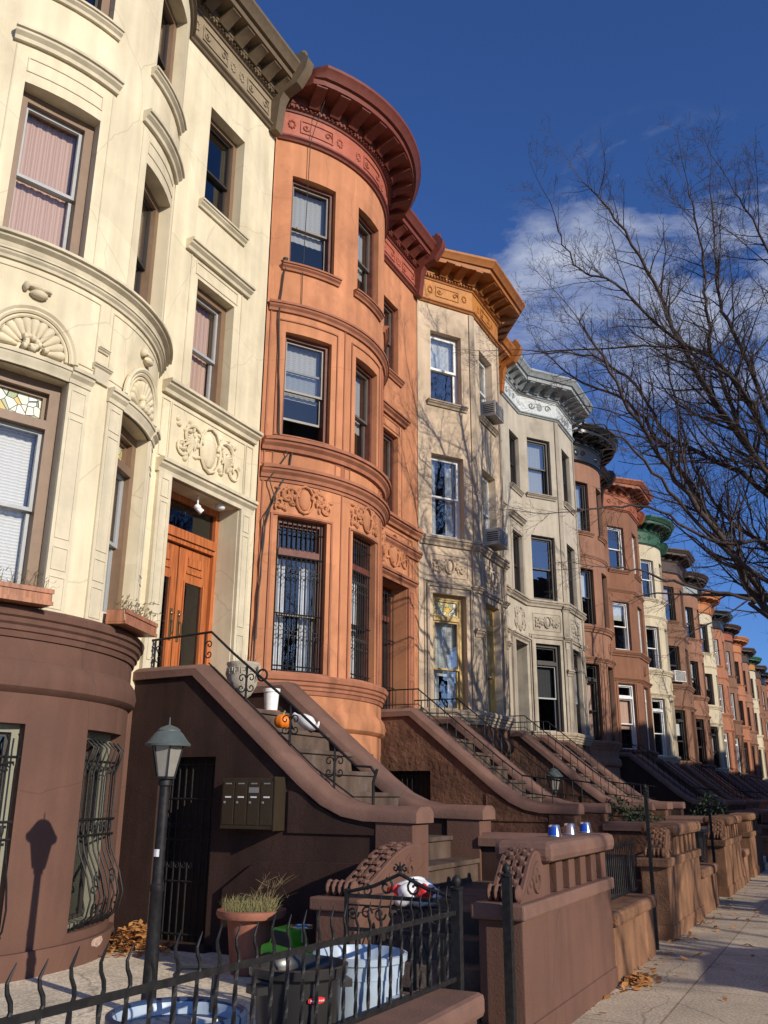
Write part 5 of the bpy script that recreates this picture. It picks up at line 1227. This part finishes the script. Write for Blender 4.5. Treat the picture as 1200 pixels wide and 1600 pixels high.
# air conditioners
TB = Path([(0, .06), (.78, 1.18), (.78, 2.85), (0, 3.9)])
def ac_unit(L0, path, s_, z, label, mat='ac', w=.56, h=.36, out=.30, bracket=False):
    q, nn = path.at(s_); u = thing('air_conditioner', label, 'air conditioner', (XF + q.x - nn.x * .10, L0 + q.y - nn.y * .10, z), 'window air conditioners'); u.rotation_euler.z = math.atan2(nn.y, nn.x)
    p = MB(); p.box(-.1, out + .1, -w / 2, w / 2, 0, h); p.build('casing', mat, u, bevel=.015)
    p = MB(); p.box(out + .1, out + .104, -w / 2 + .04, w / 2 - .04, .04, h - .04); go = p.build('back_panel', 'sash_dark', u)
    p = MB()
    for i in range(9): p.box(out + .104, out + .112, -w / 2 + .04, w / 2 - .04, .045 + i * (h - .09) / 9, .06 + i * (h - .09) / 9)
    p.build('grille', mat, go)
    for sg in (-1, 1):
        p = MB()
        for i in range(5): p.box(.12, out + .06, sg * w / 2 - .004, sg * w / 2 + .004, .08 + i * .045, .1 + i * .045)
        p.build('side_vent', 'sash_dark', u)
    return u
front = TB.s[1] + .835
ac_unit(15.43, TB, front, 9.54, 'weathered air conditioner in the top window of the tan bay')
ac_unit(15.43, TB, front, 6.62, 'air conditioner in the middle floor window of the tan bay')
ac_unit(26.08 + 5.45 * 3, TB, TB.s[1] / 2, 6.62, 'white air conditioner on the brown house past the green cornice', 'ac_white', .7, .5)

# cables on the orange front
def cable(label, pts, r=.012):
    o = MB(); rs = random.Random(3); P = [Vector(p) for p in pts]; q = [P[0]]
    for a, b in zip(P, P[1:]):
        for k in range(1, 5): q.append(a.lerp(b, k / 4) + Vector((rs.gauss(0, .004), rs.gauss(0, .008), 0)))
    o.tube([tuple(x) for x in q], r, 6); ob_ = o.build('cable', 'cable', None, 50); tag(ob_, label, 'cable'); return ob_
cable('slack black cable running down the near edge of the orange house', [(-6.80, 10.12, 9.50), (-6.84, 10.08, 9.2), (-6.86, 10.06, 8.7), (-6.84, 10.09, 7.6), (-6.80, 10.14, 6.5), (-6.66, 10.28, 6.45), (-6.70, 10.26, 6.05), (-6.85, 10.10, 5.6), (-6.90, 10.02, 5.2), (-6.93, 9.97, 4.2), (-6.94, 9.95, 3.1)])
cable('second cable looping beside the slack one under the orange belt', [(-6.80, 10.16, 6.55), (-6.7, 10.2, 6.3), (-6.86, 10.02, 5.9), (-6.80, 10.08, 5.6), (-6.9, 9.99, 5.3), (-6.94, 9.98, 3.6)], .009)
cable('thin wire hanging straight from the orange roof edge', [(-6.15, 10.25, 12.9), (-6.60, 10.33, 11.8), (-6.63, 10.33, 9.6), (-6.64, 10.33, 8.7)], .006)
ins = MB(); ins.lathe([(.02, -.05), (.045, -.04), (.03, 0), (.045, .04), (.02, .05)], (-6.82, 10.10, 9.5), 10); tag(ins.build('insulator', 'cable', None, 40), 'cable insulator knob at the top window sill of the orange house', 'insulator')

# fallen leaves
def leaves(c, n, sx, sy, hz, seed, label):
    rg = random.Random(seed); o = MB()
    for k in range(n):
        x, y = rg.gauss(0, sx), rg.gauss(0, sy); z = hz * max(0, 1 - (x / sx / 2) ** 2 - (y / sy / 2) ** 2) * rg.random() + .006; s_ = rg.uniform(.025, .055); a = rg.uniform(0, 6.28)
        e1 = Vector((math.cos(a), math.sin(a), rg.uniform(-.5, .5))) * s_; e2 = Vector((-math.sin(a), math.cos(a), rg.uniform(-.5, .5))) * s_ * .5; p = Vector((x, y, z + .012))
        o.add([p - e1, p + e2, p + e1, p - e2], [(0, 1, 2, 3)])
    ob_ = o.build('fallen_leaves', 'leaf', None, merge=False); ob_.location = c; ob_['kind'] = 'stuff'; tag(ob_, label, 'leaves'); return ob_
leaves((-6.42, 7.42, YARD), 420, .13, .14, .26, 1, 'heap of orange dead leaves in the corner by the stoop door')
leaves((-1.95, 9.05, 0), 150, .07, .16, .06, 2, 'small drift of dead leaves at the foot of the orange wall')
leaves((-1.98, 13.4, 0), 110, .10, 3.2, .02, 6, 'dead leaves caught along the foot of the pavement walls')
leaves((-1.2, 12, 0), 90, .8, 4, .0, 3, 'loose dead leaves scattered along the pavement')

# glossy wheeled bins and shrubs farther along
def wbin(x, y, label, z=YARD):
    u = thing('wheeled_bin', label, 'bin', (x, y, z), 'glossy black bins between the walls'); p = MB(); p.prism([(-.22, 0), (.22, 0), (.28, .9), (-.28, .9)], -.26, .26, 'x'); p.v = [(b, a, c) for a, b, c in p.v]; p.build('body', 'bin_black', u, bevel=.03)
    p = MB(); p.prism([(-.31, .9), (.31, .9), (.29, .97), (-.25, 1.0)], -.30, .30, 'y'); p.build('lid', 'bin_black', u, bevel=.02)
    for s_ in (-.24, .24):
        w_ = MB(); w_.lathe([(.03, -.025), (.1, -.025), (.1, .025), (.03, .025)], n=16); w_.v = [(-.22 + q[0], s_ + q[2], .1 + q[1]) for q in w_.v]; w_.build('wheel', 'tyre', u)
for a in ((-2.55, 16.35, 'glossy black wheeled bin nearest the balustrade end'), (-3.2, 16.95, 'glossy black wheeled bin farther along the short wall'), (-2.9, 21.3, 'black wheeled bin before the grey house')): wbin(*a)
M['bin_black'].node_tree.nodes['Principled BSDF'].inputs['Roughness'].default_value = .3
def shrub(x, y, r, h, label, seed):
    rg = random.Random(seed); u = thing('shrub', label, 'shrub', (x, y, YARD)); o = MB()
    for k in range(900):
        a, b = rg.uniform(0, 6.28), rg.uniform(-1, 1); rr = r * (.55 + .5 * rg.random()) * (1 + .25 * math.sin(3 * a + seed)); p = Vector((rr * math.sqrt(1 - b * b) * math.cos(a), rr * math.sqrt(1 - b * b) * math.sin(a), h * .5 + h * .5 * b * (.7 + .3 * rg.random())))
        e1 = Vector((rg.gauss(0, 1), rg.gauss(0, 1), rg.gauss(0, 1))).normalized() * .045; e2 = e1.cross(Vector((rg.gauss(0, 1), rg.gauss(0, 1), 1))).normalized() * .02; o.add([p - e1, p + e2, p + e1, p - e2], [(0, 1, 2, 3)])
    o.build('foliage', 'leaf_green', u, merge=False); t = MB()
    for k in range(5): t.tube([(rg.gauss(0, .04), rg.gauss(0, .04), 0), (rg.gauss(0, r * .4), rg.gauss(0, r * .4), h * .7)], [.015, .006], 5)
    t.build('stems', 'bark', u)
shrub(-3.9, 17.4, .45, 1.5, 'dark evergreen shrub behind the fence by the tan house', 1); shrub(-3.1, 15.6, .4, 1.35, 'low evergreen shrub by the glossy bins', 2); shrub(-3.0, 22.9, .5, 1.6, 'evergreen shrub in the yard of the grey house', 3)

# ------------------------------------------------------------------ bare street trees
def grow(mb, p, d, ln, r, dep, rg, up=.10):
    k = 5 if dep < 3 else 3; pts = [p.copy()]; rs = [r]; q = p.copy(); dd = d.normalized()
    for i in range(k):
        dd = (dd + Vector((rg.gauss(0, .13), rg.gauss(0, .13), rg.gauss(0, .11) + up * .5))).normalized(); q = q + dd * (ln / k); pts.append(q.copy()); rs.append(max(.0018, r * (1 - .72 * (i + 1) / k)))
    mb.tube(pts, rs, 6 if r > .03 else (4 if r > .012 else 3), False)
    if dep >= 4 or ln < .16: return
    n = [0, 7, 7, 6, 5][min(dep + 1, 4)] if ln > .5 else 3
    for i in range(n):
        t = .18 + .80 * (i + rg.random() * .8) / n; j = min(k - 1, int(t * k)); f = t * k - j; b = pts[j].lerp(pts[j + 1], f); ax = (pts[j + 1] - pts[j]).normalized()
        sd_ = ax.cross(Vector((rg.gauss(0, 1), rg.gauss(0, 1), rg.gauss(0, 1)))).normalized(); an = R(rg.uniform(28, 58)); nd = ax * math.cos(an) + sd_ * math.sin(an)
        grow(mb, b, nd, ln * rg.uniform(.32, .58) * (1.1 - .45 * t), max(.0024, rs[j] * rg.uniform(.36, .54)), dep + 1, rg, up)
def limb(mb, pts, r0, r1, rg, dens=1.0, tl=1.9):
    P = [Vector(p) for p in pts]; k = len(P); q = []; m_ = 5
    for i in range(k - 1):       # smooth the guide
        a, b, c, e = P[max(i - 1, 0)], P[i], P[i + 1], P[min(i + 2, k - 1)]
        for j in range(m_):
            t = j / m_; q.append(.5 * ((2 * b) + (-a + c) * t + (2 * a - 5 * b + 4 * c - e) * t * t + (-a + 3 * b - 3 * c + e) * t ** 3) + Vector((rg.gauss(0, .02), rg.gauss(0, .02), rg.gauss(0, .02))))
    q.append(P[-1]); n = len(q); rs = [r0 + (r1 - r0) * (i / (n - 1)) ** .8 for i in range(n)]; mb.tube(q, rs, 8, False)
    L_ = sum((q[i + 1] - q[i]).length for i in range(n - 1)); cnt = int(L_ * 4.2 * dens)
    for i in range(cnt):
        t = .15 + .85 * (i + rg.random()) / cnt; j = min(n - 2, int(t * (n - 1))); b = q[j].lerp(q[j + 1], t * (n - 1) - j); ax = (q[j + 1] - q[j]).normalized()
        sd_ = ax.cross(Vector((rg.gauss(0, 1), rg.gauss(0, 1), rg.gauss(0, 1)))).normalized(); an = R(rg.uniform(25, 60)); nd = ax * math.cos(an) + sd_ * math.sin(an)
        big = rg.random() < .28
        grow(mb, b, nd, tl * (1.15 - .6 * t) * (rg.uniform(.8, 1.3) if big else rg.uniform(.25, .65)), min(rs[j] * .5, .03), 1 if big else 2, rg)
    grow(mb, q[-1], (q[-1] - q[-3]), tl * .8, r1, 1, rg)
# the big tree on this kerb: limbs as real points in space (x, y, z)
LIMBS = [
    ([(0.95, 15.5, 2.9), (-0.84, 15.3, 4.43), (-1.26, 14.96, 5.36), (-1.94, 14.62, 6.59), (-2.4, 14.28, 7.58), (-2.88, 13.94, 8.72), (-3.14, 13.6, 9.34)], 0.095),
    ([(0.95, 15.5, 3.1), (-0.85, 15.6, 4.76), (-1.69, 15.84, 6.44), (-2.32, 16.08, 7.79), (-2.92, 16.32, 8.87), (-3.97, 16.56, 9.72), (-4.51, 16.8, 10.41)], 0.09),
    ([(0.95, 15.5, 2.7), (-0.85, 15.2, 4.33), (-1.08, 14.7, 4.55), (-1.76, 14.2, 4.68), (-2.4, 13.7, 4.87), (-2.77, 13.2, 4.89)], 0.05),
    ([(0.95, 15.5, 3.6), (-0.86, 15.0, 4.94), (-1.7, 14.45, 5.79), (-2.2, 13.9, 6.57), (-2.53, 13.35, 6.94), (-2.86, 12.8, 7.15)], 0.06),
    ([(0.95, 15.5, 3.9), (-0.65, 15.8, 6.51), (-1.43, 15.54, 7.17), (-2.1, 15.28, 7.67), (-2.57, 15.02, 8.64), (-3.22, 14.76, 9.18), (-4.03, 14.5, 9.34)], 0.07),
    ([(0.95, 15.5, 4.3), (-0.59, 15.5, 6.8), (-1.28, 15.32, 8.18), (-1.74, 15.14, 9.37), (-2.14, 14.96, 10.85), (-2.71, 14.78, 12.16), (-3.12, 14.6, 12.82)], 0.085),
    ([(0.95, 15.5, 4.0), (-0.66, 15.2, 6.81), (-1.15, 15.28, 8.56), (-1.25, 15.36, 9.78), (-1.2, 15.44, 10.77), (-1.29, 15.52, 12.04), (-1.34, 15.6, 12.83)], 0.06),
    ([(0.95, 15.5, 4.6), (-0.25, 15.6, 7.22), (-0.72, 15.72, 9.06), (-1.04, 15.84, 10.37), (-1.03, 15.96, 11.53), (-0.98, 16.08, 13.1)], 0.07),
    ([(0.95, 15.5, 3.5), (-0.44, 15.0, 5.32), (-1.47, 14.6, 5.47), (-2.2, 14.2, 5.96), (-2.82, 13.8, 6.03), (-3.29, 13.4, 5.88)], 0.045),
    ([(0.95, 15.5, 4.2), (-0.39, 15.4, 7.18), (-1.11, 15.08, 8.73), (-1.91, 14.76, 9.38), (-2.66, 14.44, 10.43), (-3.2, 14.12, 10.66), (-3.46, 13.8, 11.32)], 0.06),
    ([(0.95, 15.5, 4.9), (0.18, 15.6, 8.32), (-0.11, 15.45, 10.96), (-0.54, 15.3, 12.21)], 0.065),
    ([(0.95, 15.5, 4.4), (-0.23, 15.4, 6.47), (-0.58, 15.16, 7.58), (-0.88, 14.92, 8.25), (-1.72, 14.68, 8.98), (-2.75, 14.44, 9.11), (-4.18, 14.2, 9.29)], 0.05),
    ([(0.95, 15.5, 4.7), (0.42, 15.8, 7.18), (0.62, 16.03, 10.3), (0.45, 16.27, 12.54)], 0.06),
    ([(0.95, 15.5, 3.2), (-0.23, 15.9, 5.08), (-0.86, 16.22, 5.78), (-1.73, 16.54, 7.06), (-2.16, 16.86, 9.35), (-2.22, 17.18, 10.66)], 0.07),
]
def big_tree():
    u = thing('bare_tree', 'big leafless street tree whose limbs reach over the pavement', 'tree', (0.95, 15.5, 0)); off = Vector((-.95, -15.5, 0))
    t = MB(); t.tube([(0, 0, -.1), (0, 0, .15), (.02, .0, 1.2), (-.02, .02, 2.4), (-.05, 0, 3.4), (-.1, .02, 4.6), (-.12, .05, 5.4)], [.34, .25, .22, .20, .19, .15, .10], 14); t.build('trunk', 'bark', u, 60)
    rg = random.Random(21)
    for i, (pts, r) in enumerate(LIMBS):
        mb = MB(); limb(mb, [Vector(p) + off for p in pts], r * .86, .011, rg, .42 if max(p[2] for p in pts) < 7.6 else 1.3, 1.8); mb.build('limb', 'twig', u, 60, merge=False)
    rg = random.Random(5); mb = MB()      # the side of the crown over the road
    for k in range(7):
        a = R(-70 + 23 * k); limb(mb, [(0, 0, 3.2 + .25 * k), (1.2 * math.cos(a), 1.2 * math.sin(a), 5.2 + .4 * k), (2.3 * math.cos(a), 2.3 * math.sin(a), 8 + .5 * k), (3.0 * math.cos(a), 3.0 * math.sin(a), 10.5 + .4 * k)], .08, .016, rg, .6, 1.6)
    mb.build('road_side_limbs', 'twig', u, 60, merge=False)
    return u
big_tree()
def small_tree(name, label, loc, seed, group):
    u = thing(name, label, 'tree', loc, group); rg = random.Random(seed)
    t = MB(); t.tube([(0, 0, -.1), (0, 0, .15), (.03, .0, 1.4), (-.03, .02, 2.8), (0, .05, 4.2), (.05, .0, 6.5)], [.28, .20, .17, .15, .12, .05], 12); t.build('trunk', 'bark', u, 60)
    mb = MB()
    for k in range(10):
        a = k * 2.4 + rg.uniform(-.3, .3); h = 2.5 + .32 * k; s_ = rg.uniform(.85, 1.15)
        limb(mb, [(0, 0, h), (1.1 * s_ * math.cos(a), 1.1 * s_ * math.sin(a), h + 1.5), (2.2 * s_ * math.cos(a), 2.2 * s_ * math.sin(a), h + 3.1), (3.1 * s_ * math.cos(a), 3.1 * s_ * math.sin(a), h + 4.9)], .075, .016, rg, .62, 1.7)
    mb.build('crown', 'twig', u, 60, merge=False); return u
def copy_tree(src, loc, rz, sc, label, group):
    r = src.copy(); COL.objects.link(r); r.location = loc; r.rotation_euler = (0, 0, rz); r.scale = (sc, sc, sc); r['label'] = label; r['group'] = group
    for ch in list(src.children):
        c = ch.copy(); COL.objects.link(c); c.parent = r
    return r
KG = 'bare street trees along this kerb'; OG = 'bare street trees along the opposite kerb'
ka = small_tree('bare_tree', 'leafless kerb tree second along, behind the big one', (1.6, 24.2, 0), 3, KG)
OL = 'leafless street tree on the opposite pavement'
kb = small_tree('bare_tree', OL, (11.9, 6.8, 0), 8, OG)
for i, (y, lab) in enumerate(((38, 'third leafless kerb tree from the camera'), (49, 'fourth leafless kerb tree from the camera'), (61, 'fifth leafless kerb tree from the camera'), (74, 'far leafless kerb tree near the last houses'))): copy_tree((ka, kb)[i % 2], (1.5, y, 0), i * 1.3, 1.0, lab, KG)
rt = random.Random(9)
for i in range(16):
    copy_tree((kb, ka)[i % 2], ((11.8, 13.6, 12.6)[i % 3], 11.5 + 4.2 * i, 0), i * 2.1, rt.uniform(.95, 1.15), OL, OG)

# ------------------------------------------------------------------ the row across the road (unseen; its near end set to let the sun through)
M['brick'] = stone('red_brown_brick', (.20, .085, .055), .9, .3, 3.0, .4, .2, dirt=(.09, .05, .04), dirtamt=.6)
M['brick_buff'] = stone('buff_brick', (.30, .22, .14), .9, .3, 3.0, .4, .2, dirt=(.12, .09, .06), dirtamt=.6)
def across(y0, wd, h, mat, label):
    u = thing('brick_house', label, 'house', (17.2, y0, 0), 'brick houses across the road'); P = Path([(0, 0), (0, wd)]); ops = []
    for z in (1.2, 4.3, 7.4, 10.0):
        for k in range(3): ops.append((wd * (k + .5) / 3 - .5, wd * (k + .5) / 3 + .5, z, z + 1.75))
    w = MB(); wall(w, P, 0, P.L, -.1, h, ops, .22); w.v = [(-x, y, z) for x, y, z in w.v]; w.box(.25, 10, .0, .15, -.1, h); w.box(.25, 10, wd - .15, wd, -.1, h); w.box(9.8, 10, .15, wd - .15, -.1, h); w.box(.25, 10, .15, wd - .15, h - .35, h - .2); w.build('wall', mat, u)
    for a, b, z0, z1 in ops:
        f = MB()
        for q in ((a, a + .06, z0, z1), (b - .06, b, z0, z1), (a + .06, b - .06, z0, z0 + .06), (a + .06, b - .06, z1 - .06, z1), (a + .06, b - .06, (z0 + z1) / 2 - .03, (z0 + z1) / 2 + .03)): f.box(.17, .24, *q)
        fo = f.build('window', 'frame_white', u); g = MB(); g.quad((.2, a + .06, z0 + .06), (.2, b - .06, z0 + .06), (.2, b - .06, z1 - .06), (.2, a + .06, z1 - .06)); g.build('pane', 'glass_dark', fo)
        g = MB(); g.box(.5, .55, a - .2, b + .2, z0 - .2, z1 + .2); g.build('room_lining', 'room', fo); g = MB(); g.box(-.08, .2, a - .08, b + .08, z0 - .14, z0 - .004); g.build('sill', 'grey_trim', fo)
    c = MB(); sweep(c, P, 0, wd, mould(h + .5, .9, .5)); c.v = [(-x, y, z) for x, y, z in c.v]; c.build('cornice', 'cornice_darkbrown', u, 30)
for i in range(13): across(16.5 + 7.0 * i, 6.98, (12.2, 12.8, 11.8)[i % 3], ('brick', 'brick_buff')[i % 2], ('red' if i % 2 == 0 else 'buff') + ' brick house in the row across the road')

# ------------------------------------------------------------------ unseen cars added at this kerb to throw shadows across the pavement
M['car_paint'] = paint('grey_car_paint', (.10, .11, .12), .25, .05, .6, .01, .3)
M['chrome'] = plain('bright_wheel_alloy', (.5, .5, .5), .3, .9)
M['head_lens'] = plain('headlight_lens', (.7, .7, .7), .1); M['tail_lens'] = plain('tail_light_lens', (.45, .01, .01), .2)
CARL = 'tall grey family car parked along this kerb'; CG = 'cars parked along this kerb'
def make_car():
    u = thing('parked_car', CARL, 'car', (3.15, 10, -.13), CG)
    def hull(prof, hw, name, mat, par, tum=0.0, bev=.05):
        mb = MB(); k = len(prof); zb = min(z for _, z in prof); zt = max(z for _, z in prof)
        L_ = [(-hw + tum * (z - zb) / (zt - zb), y, z) for y, z in prof]; R_ = [(hw - tum * (z - zb) / (zt - zb), y, z) for y, z in prof]
        mb.add(L_ + R_, [tuple(range(k)), tuple(range(2 * k - 1, k - 1, -1))] + [(i, k + i, k + (i + 1) % k, (i + 1) % k) for i in range(k)]); return mb.build(name, mat, par, bevel=bev)
    b = hull([(-2.2, .35), (-2.15, .2), (2.1, .2), (2.2, .4), (2.18, .62), (1.95, .88), (1.15, 1.05), (-1.5, 1.08), (-2.12, 1.04), (-2.22, .6)], .88, 'body', 'car_paint', u, .06)
    hull([(-2.05, 1.05), (-1.85, 1.74), (-.6, 1.82), (.25, 1.78), (1.15, 1.03)], .80, 'roof', 'car_paint', u, .16)
    hull([(-1.92, 1.10), (-1.76, 1.66), (-.6, 1.74), (.2, 1.70), (.98, 1.08)], .812, 'side_windows', 'glass_dark', u, .16, 0)
    w = MB(); w.quad((-.66, 1.10, 1.07), (.66, 1.10, 1.07), (.60, .32, 1.725), (-.60, .32, 1.725)); w.v = [(x, y + .03, z + .012) for x, y, z in w.v]; w.build('windscreen', 'glass_dark', u)
    for y in (-1.35, 1.32):
        for sx in (-1, 1):
            t = MB(); t.lathe([(.17, -.1), (.29, -.1), (.315, -.07), (.315, .07), (.29, .1), (.17, .1)], n=24); t.v = [(sx * .80 + q[2], y + q[0], .315 + q[1]) for q in t.v]; to = t.build('wheel', 'tyre', u, 35)
            t = MB(); t.lathe([(.001, -.09), (.17, -.09), (.18, .0), (.17, .09), (.001, .09)], n=18); t.v = [(sx * .80 + q[2], y + q[0], .315 + q[1]) for q in t.v]; t.build('rim', 'chrome', to, 35)
    for sx in (-1, 1):
        t = MB(); t.box(sx * .62 - .16, sx * .62 + .16, 2.10, 2.21, .56, .68); t.build('headlight', 'head_lens', u, bevel=.02)
        t = MB(); t.box(sx * .66 - .14, sx * .66 + .14, -2.23, -2.14, .62, .80); t.build('tail_light', 'tail_lens', u, bevel=.02)
        t = MB(); t.box(sx * .95 - .08, sx * .95 + .08, .72, .84, 1.06, 1.20); t.build('wing_mirror', 'car_paint', u, bevel=.02)
    return u
car0 = make_car(); 
def copy_thing(src, loc, rz):
    r = src.copy(); COL.objects.link(r); r.location = loc; r.rotation_euler = (0, 0, rz)
    for ch in list(src.children):
        c = ch.copy(); COL.objects.link(c); c.parent = r
        for g in list(ch.children):
            d = g.copy(); COL.objects.link(d); d.parent = c
    return r
for y in (15.6, 21.6, 27.2, 34.0): copy_thing(car0, (3.15, y, -.13), 0)
